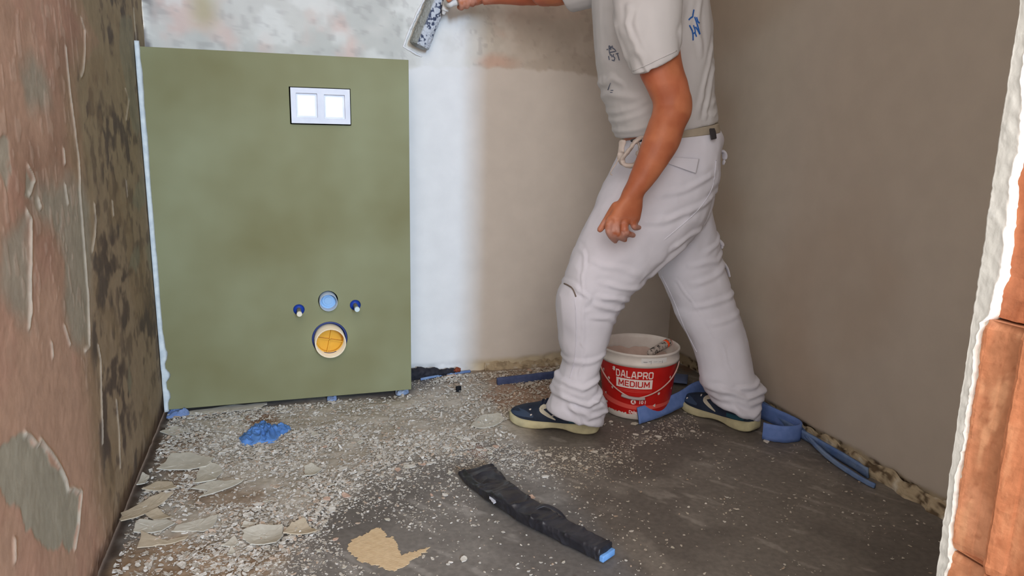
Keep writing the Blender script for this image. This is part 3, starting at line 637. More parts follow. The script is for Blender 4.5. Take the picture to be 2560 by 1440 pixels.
# black filler mesh standing in for the dark gap under the back wall
me=remesh([tube([(.40,.17,.012),(.47,.172,.018),(.55,.175,.014),(.60,.18,.014)],[.024,.022,.014,.010],sub=5,n=14)],.004,3)
c=co(me); c+=normals(me)*(fbm(c,70,4,111)*.005)[:,None]; setco(me,c)
single('gap_shade',me,mat('gap_black',(.012,.012,.018),(.03,.028,.035),scale=60,rough=.8),'black filler for the shaded gap under the wall beside the green panel','scrap')
me=remesh([ell((.607,.176,.018),(.014,.010,.010))],.002,2); c=co(me); c+=normals(me)*(fbm(c,120,4,112)*.004)[:,None]; setco(me,c)
single('clay_crumb',me,mat('burnt_clay',G(140,70,44),G(92,44,30),scale=80,rough=.9),'rust brown clay crumb at the end of the black gap filler','crumb')
me=remesh([box((*(0.5663,-0.0139,0.01)[:2],.012),(.018,.012,.022),Matrix.Rotation(.5,3,'Z'))],.0015,2); single('plastic_scrap',me,M_dark,'small black scrap lying right of the green panel','scrap')

# ------------------------------------------------------------------ blue cloths
def crumple(poly, h, seed, m, label, name='paper_towel'):
    P=np.array(poly); c0=P.mean(0); n=len(P)
    Q=crom(np.vstack([P,P[:1]]),10)[:-1]; nr_=34; V=[];F=[]; k=len(Q)
    for i in range(nr_+1):
        f=1-i/nr_*.98
        for q in Q: p=c0+(q-c0)*f; V.append((p[0],p[1],0))
    V=np.array(V); f=np.repeat(1-np.arange(nr_+1)/nr_*.98,k)
    wz=np.stack([V[:,0],V[:,1],V[:,0]*0+seed],1); wv=np.stack([fbm(wz,10,2,seed),fbm(wz,10,2,seed+1),wz[:,0]*0],1)*.04
    a=1-abs(fbm(wz+wv,17,2,seed+2)); b=1-abs(fbm(wz+wv*1.5,38,2,seed+3))
    cr=np.exp(-(fbm(wz+wv,16,2,seed+2)/.10)**2); cr2=np.exp(-(fbm(wz+wv*1.5,34,2,seed+3)/.12)**2)
    z=h*ss(1,.40,f)*.66*(.35+.65*a**2+.3*fbm(wz,14,2,seed+7))+b**3*.009*ss(1,.85,f)+ss(1,.9,f)*.005-(cr*.005+cr2*.003)*ss(1,.8,f)+.004; z=np.maximum(z,.003)
    V[:,0]+=wv[:,0]*.25; V[:,1]+=wv[:,1]*.25; V[:,2]=z
    F=[]
    for i in range(nr_):
        for j in range(k): p=i*k+j; q=i*k+(j+1)%k; F.append((p,q,q+k,p+k))
    F.append(tuple(nr_*k+j for j in range(k))); me=mesh(V,F); me=fixn(me)
    me=apply_mods(me,[('SOLIDIFY',dict(thickness=.0012,offset=-1))]); return single(name,me,m,label,'towel')
M_tow=mat('blue_paper',G(96,142,204),G(84,130,194),scale=30,rough=.7,bump=.4,bscale=220,bumpd=.001)
crumple([(-0.1436,-0.2657),(-0.1249,-0.2039),(-0.094,-0.161),(-0.0732,-0.14),(-0.054,-0.1844),(-0.0189,-0.187),(-0.0168,-0.2196),(-0.0354,-0.2823),(-0.0465,-0.3146),(-0.0795,-0.3174),(-0.101,-0.3259),(-0.132,-0.3063)],.034,5,M_tow,'crumpled blue paper towel lying on the debris in front of the green panel')
crumple([(-0.3794,-0.0269),(-0.3764,0.0208),(-0.3549,0.0367),(-0.3207,0.0065),(-0.3136,-0.0164),(-0.347,-0.0285),(-0.3737,-0.0352)],.022,9,mat('dusty_blue_paper',G(92,118,166),G(120,140,176),scale=30,rough=.8),'small dusty blue paper scrap in the corner under the green panel','paper_scrap')
crumple([(0.1149,0.0378),(0.1256,0.0593),(0.1403,0.0394),(0.1429,-0.0009),(0.1233,-0.0191),(0.114,-0.0013)],.014,13,mat('pale_blue_paper',G(150,166,196),G(120,140,180),scale=30,rough=.8),'pale blue paper scrap peeping from under the middle of the panel','paper_scrap')
crumple([(0.3533,0.0346),(0.3816,0.0528),(0.402,0.0391),(0.4007,0.0142),(0.3619,-0.0007)],.010,15,mat('pale_blue_paper_b',G(160,172,190),G(120,140,170),scale=30,rough=.8),'pale blue paper scrap under the right corner of the panel','paper_scrap')

# ------------------------------------------------------------------ black taped foam piece
tp=empty('taped_foam_strip',(0.543,-0.9144,0),'crumpled black tape-wrapped foam strip lying in the middle of the floor','foam strip')
cl=crom([(*(0.4644,-0.652,0)[:2],.052),(*(0.4745,-0.7161,0)[:2],.049),(*(0.4899,-0.7995,0)[:2],.042),(*(0.5137,-0.8754,0)[:2],.037),(*(0.5391,-0.9397,0)[:2],.034),(*(0.5682,-0.9946,-0)[:2],.029),(*(0.5988,-1.0511,0)[:2],.027),(*(0.6337,-1.1125,0)[:2],.025)],16)
T=np.gradient(cl[:,:2],axis=0); T/=np.linalg.norm(T,axis=1)[:,None]; R=[]; nn_=30
for i,(a,t) in enumerate(zip(cl,T)):
    s_=i/len(cl); h=.008+.008*ss(.15,.4,np.array([s_]))[0]; nv_=np.array([-t[1],t[0]]); q=[]
    for k in range(nn_):
        th=2*math.pi*k/nn_; cx=math.copysign(abs(math.cos(th))**.3,math.cos(th)); cz=math.copysign(abs(math.sin(th))**.4,math.sin(th))
        q.append((a[0]+nv_[0]*a[2]*cx,a[1]+nv_[1]*a[2]*cx,.004+h+h*cz))
    R.append(np.array(q))
me=fixn(mesh(*rings(R))); me=apply_mods(me,[('SUBSURF',dict(levels=1,render_levels=1))]); c=co(me)
wz=c*np.array([1,1,1.]); wv=np.stack([fbm(wz,12,2,121),fbm(wz,12,2,122),wz[:,0]*0],1)*.03
a=1-abs(fbm(wz+wv,24,2,123)); b=1-abs(fbm(wz+wv,60,2,124)); c+=normals(me)*(a**3*.0028+b**3*.0012-.0016)[:,None]; c[:,2]=np.maximum(c[:,2],.001)
c[:,2]+=ss(.56,.5,c[:,0])*.006*a; setco(me,c)
M_tape=mat('black_tape',(.014,.014,.018),(.03,.03,.036),scale=22,rough=.38,bump=.35,bscale=90,spec=.5,bumpd=.002)
add('tape',me,M_tape,tp)
e=cl[-1]; t=T[-1]; ang=math.atan2(t[1],t[0])
add('foam_core',bevel(mesh(*box((e[0]-t[0]*.002,e[1]-t[1]*.002,.013),(.020,.044,.015),Matrix.Rotation(ang,3,'Z'))),.002),mat('light_blue_foam',G(120,164,214),G(100,146,200),scale=80,rough=.8),tp,label='light blue foam showing at the cut end')
me=tube([(*(0.5336,-0.927,0)[:2],.034),(*(0.5601,-0.9229,0)[:2],.040),(*(0.5857,-0.9487,-0)[:2],.034),(*(0.5973,-0.9704,0)[:2],.022)],[.003,.007,.006,.003],sub=5,n=10,flat=.3); add('loose_tape_end',fixn(mesh(*me)),M_tape,tp)
me=crumple_=mesh(*slab([(0.4572,-0.8044),(0.4656,-0.8109),(0.4611,-0.8551),(0.4534,-0.861),(0.4515,-0.8321)],.0255,.0016,.001,3)); add('putty_smear',me,mat('smear',G(206,208,216),rough=.7),tp,label='white putty smear',smooth=False)

# ------------------------------------------------------------------ tan adhesive patch
def jag(poly,seed,amp):
    P=np.array(poly); n=len(P); Q=[]; rs=np.random.RandomState(seed)
    for i in range(n):
        a=P[i];b=P[(i+1)%n]; d=b-a; L=np.linalg.norm(d); k=max(3,int(L/.004))
        for j in range(k): Q.append(a+d*j/k+rs.randn(2)*amp)
    return Q
AP=[(0.1017,-0.9265),(0.1172,-0.8875),(0.1499,-0.8705),(0.1797,-0.8483),(0.192,-0.8732),(0.1937,-0.9),(0.2091,-0.8991),(0.2104,-0.9501),(0.2149,-0.9772),(0.2283,-0.9745),(0.2795,-0.9643),(0.2639,-0.9812),(0.2325,-1.0009),(0.2166,-1.0195),(0.1897,-1.0314),(0.1815,-1.0306),(0.1602,-1.0038),(0.129,-0.9845),(0.1187,-0.963)]
b=bmesh.new(); q=jag(AP,3,.0022); vs=[b.verts.new((p[0],p[1],.0012)) for p in q]; b.faces.new(vs); bmesh.ops.triangulate(b,faces=b.faces); 
r_=bmesh.ops.extrude_face_region(b,geom=b.faces[:]); [setattr(v.co,'z',.0002) for v in r_['geom'] if isinstance(v,bmesh.types.BMVert)]
bmesh.ops.recalc_face_normals(b,faces=b.faces); me=bpy.data.meshes.new('ap'); b.to_mesh(me); b.free()
M_adh=mat('tan_adhesive',G(222,196,156),G(210,182,142),scale=60,rough=.8)
nt=M_adh.node_tree; wv=nt.nodes.new('ShaderNodeTexWave'); wv.inputs['Scale'].default_value=62; wv.inputs['Distortion'].default_value=2.2; wv.inputs['Detail'].default_value=1; wv.bands_direction='Y'
tcn=[n for n in nt.nodes if n.type=='TEX_COORD'][0]; nt.links.new(tcn.outputs['Object'],wv.inputs['Vector']); bp=nt.nodes.new('ShaderNodeBump'); bp.inputs['Strength'].default_value=.5; bp.inputs['Distance'].default_value=.0012
nt.links.new(wv.outputs['Fac'],bp.inputs['Height']); nt.links.new(bp.outputs['Normal'],nt.nodes['Principled BSDF'].inputs['Normal'])
single('adhesive_patch',me,M_adh,'bare patch of tan ribbed tile adhesive on the floor, ragged edged','floor patch',smooth=False)

# ------------------------------------------------------------------ paint flakes: the big ones
M_fg=mat('grey_flake',G(206,201,186),G(192,187,172),scale=40,rough=.8,bump=.2,bscale=200,bumpd=.0006); M_fw=mat('white_flake',G(222,218,208),G(204,198,187),scale=60,rough=.75); M_fp=mat('peach_flake',G(206,176,156),G(192,162,142),scale=40,rough=.8); M_ft=mat('tan_flake',G(200,186,162),G(186,172,148),scale=40,rough=.8)
BIG=[([(-0.3432,-0.4234),(-0.3197,-0.332),(-0.2772,-0.3364),(-0.2065,-0.3891),(-0.2208,-0.4374),(-0.2509,-0.442),(-0.3174,-0.4304)],M_fg,'wide pale grey paint flake with a long straight lower edge, nearest the panel corner',.004),
([(-0.2391,-0.4325),(-0.2151,-0.4132),(-0.1903,-0.4328),(-0.1819,-0.4791),(-0.1912,-0.5248),(-0.2411,-0.5403),(-0.2406,-0.4695)],M_fg,'rounded grey paint flake resting right of the widest flake',.005),
([(-0.2492,-0.5551),(-0.2083,-0.526),(-0.1836,-0.5268),(-0.1229,-0.5462),(-0.156,-0.5747),(-0.2248,-0.6109),(-0.2065,-0.5778)],M_fg,'long grey paint flake with a white lower edge, in the middle of the flake pile',.003),
([(-0.3795,-0.7023),(-0.3861,-0.6485),(-0.3434,-0.584),(-0.3132,-0.5708),(-0.286,-0.5836),(-0.3143,-0.6282),(-0.3471,-0.6736)],M_ft,'long tan paint flake slanting away from the left wall foot',.006),
([(-0.3359,-0.6622),(-0.3125,-0.6414),(-0.2733,-0.7034),(-0.3136,-0.6947)],M_ft,'triangular tan paint flake tucked under the long slanting flake',.003),
([(-0.3452,-0.7433),(-0.3504,-0.7057),(-0.3421,-0.6916),(-0.284,-0.7052),(-0.2633,-0.7319),(-0.2881,-0.7547),(-0.3216,-0.7543)],M_fg,'broad pale grey paint flake lying flat near the left wall foot',.004),
([(-0.2656,-0.7653),(-0.2583,-0.7379),(-0.2122,-0.7202),(-0.1715,-0.7145),(-0.1798,-0.7664),(-0.1982,-0.7794),(-0.2316,-0.7657)],M_fg,'grey paint flake with a pointed right corner, beside the broad flat one',.003),
([(-0.1138,-0.8421),(-0.1123,-0.8031),(-0.0774,-0.79),(-0.0304,-0.8098),(-0.0295,-0.8525),(-0.0435,-0.8849),(-0.0969,-0.868)],M_fg,'large oval grey paint flake with dimples, near the grey floor edge',.007),
([(-0.0283,-0.8419),(-0.01,-0.7993),(0.0177,-0.788),(0.0303,-0.8197),(0.0443,-0.8619),(0.0025,-0.8482)],M_ft,'curled tan and grey paint flake right of the large oval one',.006),
([(-0.1576,-0.8512),(-0.1311,-0.8179),(-0.121,-0.8487),(-0.1298,-0.861)],M_fg,'small triangular grey paint flake left of the large oval one',.002),
([(0.0273,-0.5658),(0.0266,-0.5036),(0.0458,-0.4927),(0.0723,-0.5286),(0.0508,-0.5631)],M_fg,'squarish light grey paint flake alone in the fine debris',.005),
([(-0.316,-0.5673),(-0.3062,-0.5536),(-0.285,-0.5632),(-0.288,-0.5857)],M_fw,'small pale paint flake lying across the slanting tan flake',.003),
([(-0.1428,-0.8881),(-0.135,-0.8616),(-0.1267,-0.8804),(-0.1332,-0.8939)],M_fg,'small upright kite shaped flake below the triangular one',.002),
([(-0.3289,-0.7478),(-0.2654,-0.8002),(-0.2289,-0.7909),(-0.2359,-0.8041),(-0.2722,-0.811),(-0.3288,-0.812)],M_ft,'narrow tan paint strip below the broad flat flake',.002),
([(-0.3788,-0.4324),(-0.356,-0.4536),(-0.3616,-0.4963),(-0.3794,-0.5029)],M_fg,'small grey flake against the left wall foot',.003),
([(-0.3634,-0.5297),(-0.3335,-0.4923),(-0.2982,-0.5047),(-0.2836,-0.5458),(-0.326,-0.5454)],M_ft,'thin tan flake left of the rounded grey flake',.003),
([(-0.1197,-0.783),(-0.1141,-0.759),(-0.0867,-0.7735),(-0.0998,-0.7838)],M_fg,'thin grey flake just above the large oval one',.003),
([(0.5286,-0.3363),(0.5874,-0.2563),(0.6414,-0.256),(0.6491,-0.3072),(0.6074,-0.3502),(0.5518,-0.365)],M_fg,'flat grey paint flake just in front of the worker\'s leading shoe',.003),
([(0.5479,-0.8089),(0.57,-0.8063),(0.573,-0.8221),(0.5565,-0.8302)],M_fp,'small peach plaster chip right of the black taped strip',.002),
([(0.5606,0.2003),(0.5972,0.211),(0.5942,0.1437),(0.5603,0.1427)],M_fp,'pale pink plaster chip near the black gap filler by the back wall',.004),
([(-0.0996,-0.3786),(-0.0875,-0.349),(-0.0762,-0.3794),(-0.0865,-0.3928)],M_fw,'white plaster chip just below the blue paper towel',.004),
([(-0.3722,-0.0117),(-0.2103,0.0361),(-0.0756,0.0241),(-0.0911,-0.0166),(-0.2775,-0.0258)],M_fg,'long grey paint flake along the foot of the green panel',.003),
([(-0.3764,-0.1474),(-0.3371,-0.1105),(-0.299,-0.1521),(-0.3271,-0.1937)],M_fg,'grey paint flake near the left wall below the corner',.003),
([(1.5445,-1.0235),(1.5728,-1.0219),(1.5623,-1.0601),(1.5301,-1.0822),(1.5153,-1.0651)],M_fw,'large pale plaster lump at the foot of the right wall','L'),
]
for i,(pg,m,lb,cu) in enumerate(BIG):
    if cu=='L':
        me=mesh(*slab(pg,.006,.02,.004,i+50))
    else: me=mesh(*slab(pg,(.010 if i<17 else .006) if cu<.006 else .012,.0022,cu*1.2,i+50))
    o=single('paint_flake',fixn(me),m,lb,'paint flake',smooth=False)
    z=o.location.z; o.location.z=.006 if i<17 else .003
# small chips, one object each
def chip_mesh(seed,asp):
    rs=np.random.RandomState(seed); n=rs.randint(5,9); pts=[]
    for k in range(n):
        a=2*math.pi*(k+rs.uniform(-.3,.3))/n; r=.5*rs.uniform(.55,1.0); pts.append((r*math.cos(a)*asp,r*math.sin(a)))
    pts=np.array(pts); V=[];F=[]; t=.09; cu=rs.uniform(-.12,.25)
    for top in (1,0):
        for f in (1,.5):
            for p in pts: V.append((p[0]*f,p[1]*f,(t if top else 0)+cu*(f*f)*(p[0]**2)*1.2+rs.randn()*.015))
        
    for top in (1,0):
        o=0 if top else 2*n
        for k in range(n): a=o+k;b=o+(k+1)%n; F.append((a,b,b+n,a+n) if top else (a,a+n,b+n,b))
        F.append(tuple(o+n+k for k in range(n)) if top else tuple(o+n+k for k in range(n))[::-1])
    for k in range(n): a=k;b=(k+1)%n; F.append((a,a+2*n,b+2*n,b))
    return np.array(V),F
KEEP=[([(0.639,-0.3318),(0.848,-0.2803),(0.9322,-0.4741),(0.8766,-0.5669),(0.6733,-0.5044)]),([(1.3382,-0.2486),(1.481,-0.2423),(1.4426,-0.5407),(1.3362,-0.6582),(1.2413,-0.5221)]),
      [(1.01,-0.2062),(0.9554,-0.3621),(1.062,-0.435),(1.2378,-0.3806),(1.3911,-0.1304),(1.0926,-0.0555)],[(0.4221,-0.6455),(0.5209,-0.6096),(0.5427,-0.7924),(0.6234,-0.992),(0.657,-1.1031),(0.609,-1.1365),(0.4826,-0.9167)],[(0.1029,-0.8487),(0.1949,-0.8377),(0.2841,-0.9589),(0.1843,-1.0402),(0.1099,-0.9668)]]
KEEPS=[np.array(k) for k in KEEP]
def dens(P):
    s=sdpoly(P,DUST); d=np.where(s<0,1.0,np.exp(-s/.16)*.75)+.035
    P3=np.stack([P[:,0],P[:,1],P[:,0]*0],1)
    d=d*(.35+.9*ss(-.3,.35,fbm(P3,7,3,131)))
    hot=[(0.4994,-0.4229),(0.6293,-0.4869),(0.9156,-0.6204),(0.8049,-0.6984),(0.5769,-0.687),(0.4167,-0.6679)]; d+=.45*ss(.06,-.03,sdpoly(P,hot))
    d+=.35*ss(.05,-.03,sdpoly(P,[(1.2064,-0.4092),(1.2969,-0.4326),(1.2483,-0.5567),(0.9871,-0.5813),(0.905,-0.589)]))
    for k in KEEPS: d=np.where(sdpoly(P,k)<0.012,0,d)
    d=np.where((P[:,0]>XR-.05)|(P[:,0]<XL+.02)|(P[:,1]>.16)|((P[:,1]>-.012)&(P[:,0]<.42)),0,d)
    return d
def sample(n,rs):
    out=[]
    while len(out)<n:
        P=np.stack([rs.uniform(XL,XR,4000),rs.uniform(-1.45,.18,4000)],1); k=rs.rand(4000)<dens(P)*.7; out+=list(P[k])
    return np.array(out[:n])
protos=[]
for k in range(12):
    V,F=chip_mesh(200+k,1+.6*(k%3)/2); protos.append((V,F))
mats=[M_fw,M_fw,M_fg,M_fw,M_fg,M_fp,M_ft]
pme=[]
for k,(V,F) in enumerate(protos):
    for mi in range(3): me=mesh(V,F); me.materials.append([M_fw,M_fg,M_fp][mi]); pme.append(me)
rs=np.random.RandomState(77); SP=sample(270,rs); n_s=sdpoly(SP,DUST)
SPOTS=[('along the foot of the green panel',lambda x,y:y>-.30 and x<.42),('on the floor by the left wall foot',lambda x,y:x<-.12),('on the floor in front of the leading shoe',lambda x,y:.36<x<.66 and -.62<y<=-.2),
       ('near the black taped strip',lambda x,y:.3<x<.85 and y<-.55),('on the floor between bucket and back wall',lambda x,y:y>-.15),('on the bare floor towards the right wall',lambda x,y:x>1.0),
       ('beside the tan adhesive patch',lambda x,y:y<-.75 and x>-.02),('around the blue paper towel',lambda x,y:x<.12 and y>-.5),('in the open middle of the floor',lambda x,y:True)]
KIND=['chalky white plaster chip','grey paint chip','peach coloured plaster chip']
for i,p in enumerate(SP):
    k=rs.randint(12); mi=0 if rs.rand()<.6 else (1 if rs.rand()<.8 else 2); me=pme[k*3+mi]
    o=bpy.data.objects.new('plaster_chip',me); COL.objects.link(o); s=.009+.016*rs.rand()**1.6
    o.location=(p[0],p[1],.001+(.0055 if n_s[i]<-.02 else 0)); o.rotation_euler=(rs.randn()*.06,rs.randn()*.06,rs.rand()*6.28); o.scale=(s,s,s*.9)
    wh=[n_ for n_,f_ in SPOTS if f_(p[0],p[1])][0]; sz='tiny ' if s<.0125 else ('small ' if s<.018 else 'larger ')
    tag(o,sz+KIND[mi]+' '+wh,'plaster chip',sz.strip()+' '+KIND[mi]+'s '+wh)
# fine debris nobody could count
NT=38000; P=sample(NT,rs); VV=[];FF=[];CC=[]; off=0; inside=sdpoly(P,DUST)
pal=[srgb(200,194,183),srgb(190,182,169),srgb(182,173,158),srgb(220,216,207),srgb(188,168,148)]
for i in range(NT):
    V,F=protos[rs.randint(12)]; s=.002+(.0095 if inside[i]<0 else .0060)*rs.rand()**2.4; asp=rs.uniform(.6,1.5); a=rs.rand()*6.28; c_,s_=math.cos(a),math.sin(a)
    x=V[:,0]*s*asp; y=V[:,1]*s; z=V[:,2]*s*1.6; tx,ty=rs.randn(2)*(.25 if inside[i]<0 else .08); z=z+x*tx+y*ty
    VV.append(np.stack([P[i,0]+x*c_-y*s_,P[i,1]+x*s_+y*c_,z+.0008+(.005 if inside[i]<-.02 else 0)],1)); FF+=[tuple(q+off for q in f) for f in F]; off+=len(V)
    cc=pal[rs.choice(5,p=[.3,.25,.2,.15,.1])]*rs.uniform(.85,1.08); CC.append(np.tile(cc,(len(V),1)))
me=mesh(np.concatenate(VV),FF); set_col(me,np.concatenate(CC)); o=add('plaster_debris',me,mat('debris',(1,1,1),attr=True,rough=.8),smooth=False)
tag(o,'fine white and grey plaster crumbs strewn over the whole floor','debris',kind='stuff')

# ------------------------------------------------------------------ worker
wk=empty('person',(1.08,-.45,0),'person in white work clothes stepping left, reaching a putty roller up the back wall','person')
M_skin=mat('tanned_skin',G(186,118,84),G(172,102,72),scale=16,rough=.5,bump=.12,bscale=180,bumpd=.0006,sss=.08,detail=3)
nt=M_skin.node_tree
M_trou=mat('white_trousers',G(224,225,238),G(216,217,230),scale=8,rough=.85,bump=.15,bscale=500,bumpd=.0005)
M_shirt=mat('white_shirt',G(208,208,211),G(200,199,202),scale=6,rough=.9,bump=.12,bscale=600,bumpd=.0004)
def wrinkle(me, strokes, namp=.004, ns=9., seed=1, stretch=(1,1,1), side=None):
    c=co(me); n=normals(me); P=c[:,[0,2]]; d=np.zeros(len(c))
    wob=fbm(c,18,2,seed)*.006
    for pts,wd,amp in strokes:
        a=[np.array(q) for q in pts]
        dd=dline(P+np.stack([wob,wob*.5],1),a)
        # signed side to give one crisp flank
        k=np.exp(-(dd/wd)**2); e=np.minimum(np.linalg.norm(P-a[0],axis=1),np.linalg.norm(P-a[-1],axis=1)); k*=ss(0,.02,e)
        g=np.exp(-((dd-wd*1.9)/(wd*1.0))**2)*.45
        d+=amp*(k-g)
    if side is not None: d*=side(c)
    w_=c*np.array(stretch); d+=namp*(1-2*abs(fbm(w_+0*c,ns,2,seed+5)))*.6+namp*.3*fbm(w_,ns*2.4,3,seed+9)
    c+=n*d[:,None]; setco(me,c); return me
# trousers
FL=[(0.9461,-0.455,0.838,1.2352,-0.455,0.8293,0.15),(0.9265,-0.465,0.8064,1.2299,-0.465,0.7845,0.145),(0.8789,-0.485,0.7485,1.2045,-0.485,0.6787,0.125),(0.8343,-0.505,0.668,1.1446,-0.505,0.5982,0.108),(0.7964,-0.515,0.6008,1.053,-0.515,0.5365,0.1),(0.7591,-0.515,0.5,0.9962,-0.515,0.4848,0.092),(0.7402,-0.51,0.4383,0.9472,-0.51,0.4356,0.088),
    (0.7456,-0.505,0.3757,0.9116,-0.505,0.3759,0.082),(0.7596,-0.495,0.3003,0.8966,-0.495,0.3058,0.078),(0.774,-0.49,0.2343,0.8794,-0.49,0.2262,0.075),(0.7427,-0.485,0.1734,0.8818,-0.485,0.1666,0.076),(0.7434,-0.48,0.1342,0.9134,-0.48,0.1058,0.078),(0.7312,-0.475,0.0983,0.9138,-0.475,0.091,0.074),(0.7327,-0.472,0.0856,0.9073,-0.472,0.0333,0.072)]
RL=[(0.995,-0.42,0.7812,1.2557,-0.42,0.7821,0.13),(1.0646,-0.4,0.6837,1.265,-0.4,0.6867,0.11),(1.0996,-0.4,0.5695,1.302,-0.4,0.5926,0.098),(1.1167,-0.41,0.4825,1.3239,-0.41,0.5035,0.092),(1.1566,-0.43,0.3955,1.3543,-0.43,0.4148,0.088),(1.1787,-0.455,0.323,1.3744,-0.455,0.3379,0.084),(1.2146,-0.48,0.2549,1.3956,-0.48,0.2505,0.08),
    (1.2283,-0.505,0.1963,1.4054,-0.505,0.1719,0.077),(1.2277,-0.52,0.1438,1.4407,-0.52,0.1175,0.078),(1.2501,-0.53,0.1086,1.4228,-0.53,0.0767,0.074),(1.2565,-0.54,0.0932,1.415,-0.54,0.0541,0.072),(1.2629,-0.545,0.0812,1.4146,-0.545,0.0236,0.068)]
PV=[(0.9656,-0.45,0.8949,1.2298,-0.45,0.9279,0.135),(0.9616,-0.45,0.8767,1.2462,-0.45,0.8966,0.143),(0.9521,-0.452,0.8459,1.2353,-0.452,0.8493,0.152),(0.9313,-0.455,0.8059,1.2358,-0.455,0.79,0.155),(0.9268,-0.455,0.7715,1.2349,-0.455,0.7359,0.14)]
me=remesh([sec_loft(FL,5,30,2.2),sec_loft(RL,5,30,2.2),sec_loft(PV,5,36,2.3)],.0055,5)
Ls=lambda *a: list(a)
ST=[ ([(1.1099,0.5983),(1.0469,0.5521),(0.985,0.4943)],.010,.007),([(1.2189,0.7513),(1.1153,0.7047),(1.0129,0.6708),(0.9364,0.666)],.010,.006),([(1.1611,0.7979),(1.0593,0.7515),(0.9828,0.7402)],.009,.005),
 ([(1.2008,0.6444),(1.1211,0.6279),(1.0444,0.5879)],.009,.005),([(1.2607,0.7958),(1.2283,0.687),(1.1529,0.5903)],.010,.006),
 ([(0.9624,0.4375),(0.8848,0.4447),(0.8211,0.4594)],.008,.007),([(0.944,0.4178),(0.8735,0.4153),(0.8096,0.4363)],.007,.006),([(0.9989,0.4818),(0.9213,0.4789),(0.8317,0.5002)],.009,.006),([(0.9145,0.3648),(0.8619,0.3919),(0.8111,0.4006)],.008,.005),
 ([(0.758,0.4913),(0.7964,0.4546),(0.7946,0.437)],.006,.006),([(0.8044,0.5593),(0.893,0.5332),(0.9447,0.5196)],.009,.004),([(0.7543,0.2536),(0.817,0.2612),(0.8865,0.2808)],.009,.004),
 ([(0.745,0.1988),(0.8029,0.1816),(0.8795,0.2068)],.009,.008),([(0.7401,0.1557),(0.8181,0.1236),(0.8948,0.1612)],.009,.009),([(0.7667,0.122),(0.8327,0.084),(0.9139,0.0955)],.009,.008),([(0.7663,0.1346),(0.8004,0.0807),(0.8215,0.0401)],.008,.006),([(0.8301,0.1478),(0.8843,0.1047),(0.9126,0.0697)],.008,.006),
 ([(0.7907,0.5942),(0.7817,0.5137),(0.7879,0.4196),(0.8027,0.2988),(0.8012,0.2132)],.004,.0035),
 ([(1.1343,0.4698),(1.1981,0.3764),(1.2651,0.2663),(1.3041,0.1545)],.004,.003),
 ([(1.3264,0.518),(1.2497,0.482),(1.1802,0.459)],.010,.005),([(1.3644,0.4254),(1.2702,0.41),(1.1856,0.388)],.009,.006),([(1.3845,0.3716),(1.3041,0.3558),(1.2252,0.3403)],.009,.004),
 ([(1.4366,0.1286),(1.3339,0.1174),(1.2447,0.145)],.010,.010),([(1.4249,0.0994),(1.3434,0.1001),(1.2549,0.1187)],.009,.008),([(1.4119,0.084),(1.3549,0.0626),(1.2791,0.0963)],.009,.006),([(1.278,0.1096),(1.3254,0.0654),(1.3582,0.0287)],.008,.005),([(1.4172,0.1639),(1.3741,0.1473),(1.3006,0.1467)],.008,.006),
 ([(1.3074,0.6307),(1.2683,0.5806),(1.2128,0.5565)],.009,.005),([(1.3277,0.5664),(1.2726,0.5292),(1.173,0.5195)],.009,.005)]
ST=[(a_,b_*.8,c_*.72) for a_,b_,c_ in ST]
wrinkle(me,ST,.0035,11,201,(1,1,.9))
tr=add('trousers',me,M_trou,wk)
TB=BVHTree.FromPolygons([tuple(v) for v in co(me)],[tuple(p.vertices) for p in me.polygons])
CAM=Vector((0,-2.40084,.8907))
def onto(bvh,p,off,dirv=None):
    """nearest point of a garment in front of p, pushed out by off"""
    p=Vector(p); d=Vector(dirv) if dirv is not None else p-Vector((0,-2.40084,.8907)); d.normalize()
    h=bvh.ray_cast(p-d*1.0,d)
    if h[0] is None:
        q,n,_,_=bvh.find_nearest(p); return q+n*off
    return h[0]+(h[1] if h[1].dot(d)<0 else -h[1])*off
def patch_on(bvh,poly,off,thick,name,m,parent,nu=18,dirv=None,label=None,wr=.0):
    """quad patch (4 world points, x-z plane) draped on a garment"""
    A,B,C_,D=[np.array(q) for q in poly]; V=[]
    for i in range(nu+1):
        for j in range(nu+1):
            u=i/nu;v=j/nu; p=(A*(1-u)+B*u)*(1-v)+(D*(1-u)+C_*u)*v; V.append(onto(bvh,p,off,dirv))
    V=np.array(V); 
    if wr: V+= (fbm(V,40,2,9)*wr)[:,None]*np.array([-.2,-1,0])
    F=[(i*(nu+1)+j,(i+1)*(nu+1)+j,(i+1)*(nu+1)+j+1,i*(nu+1)+j+1) for i in range(nu) for j in range(nu)]
    me=mesh(V,F); me=apply_mods(me,[('SMOOTH',dict(iterations=4,factor=.5)),('SOLIDIFY',dict(thickness=thick,offset=0))]); return add(name,me,m,parent,label=label)
patch_on(TB,[(0.9916,-0.6,0.8432),(1.1047,-0.6,0.8379),(1.0979,-0.6,0.7984),(1.0038,-0.6,0.8261)],.006,.003,'pocket_flap',M_trou,tr,label='patch pocket flap at the hip')
def cord(pts,r,name,m,par,label=None,flat=1.,sub=5): return add(name,fixn(mesh(*tube(pts,r,sub=sub,n=10,flat=flat,round_ends=True))),m,par,label=label)
def seam(lst,name,par,r=.0011,off=.0004):
    pts=crom([np.array(q) for q in lst],8); pts=[tuple(onto(TB,p,off)) for p in pts]
    return add(name,fixn(mesh(*tube(pts,r,sub=1,n=6))),M_trou,par)
seam([(0.7921,-0.5,0.4383),(0.7993,-0.5,0.3833),(0.8023,-0.5,0.3109),(0.7997,-0.5,0.2502),(0.7879,-0.5,0.1957)],'seam',tr)
seam([(1.1273,-0.4,0.47),(1.174,-0.4,0.3906),(1.2216,-0.4,0.2958),(1.2725,-0.4,0.2116)],'seam',tr)
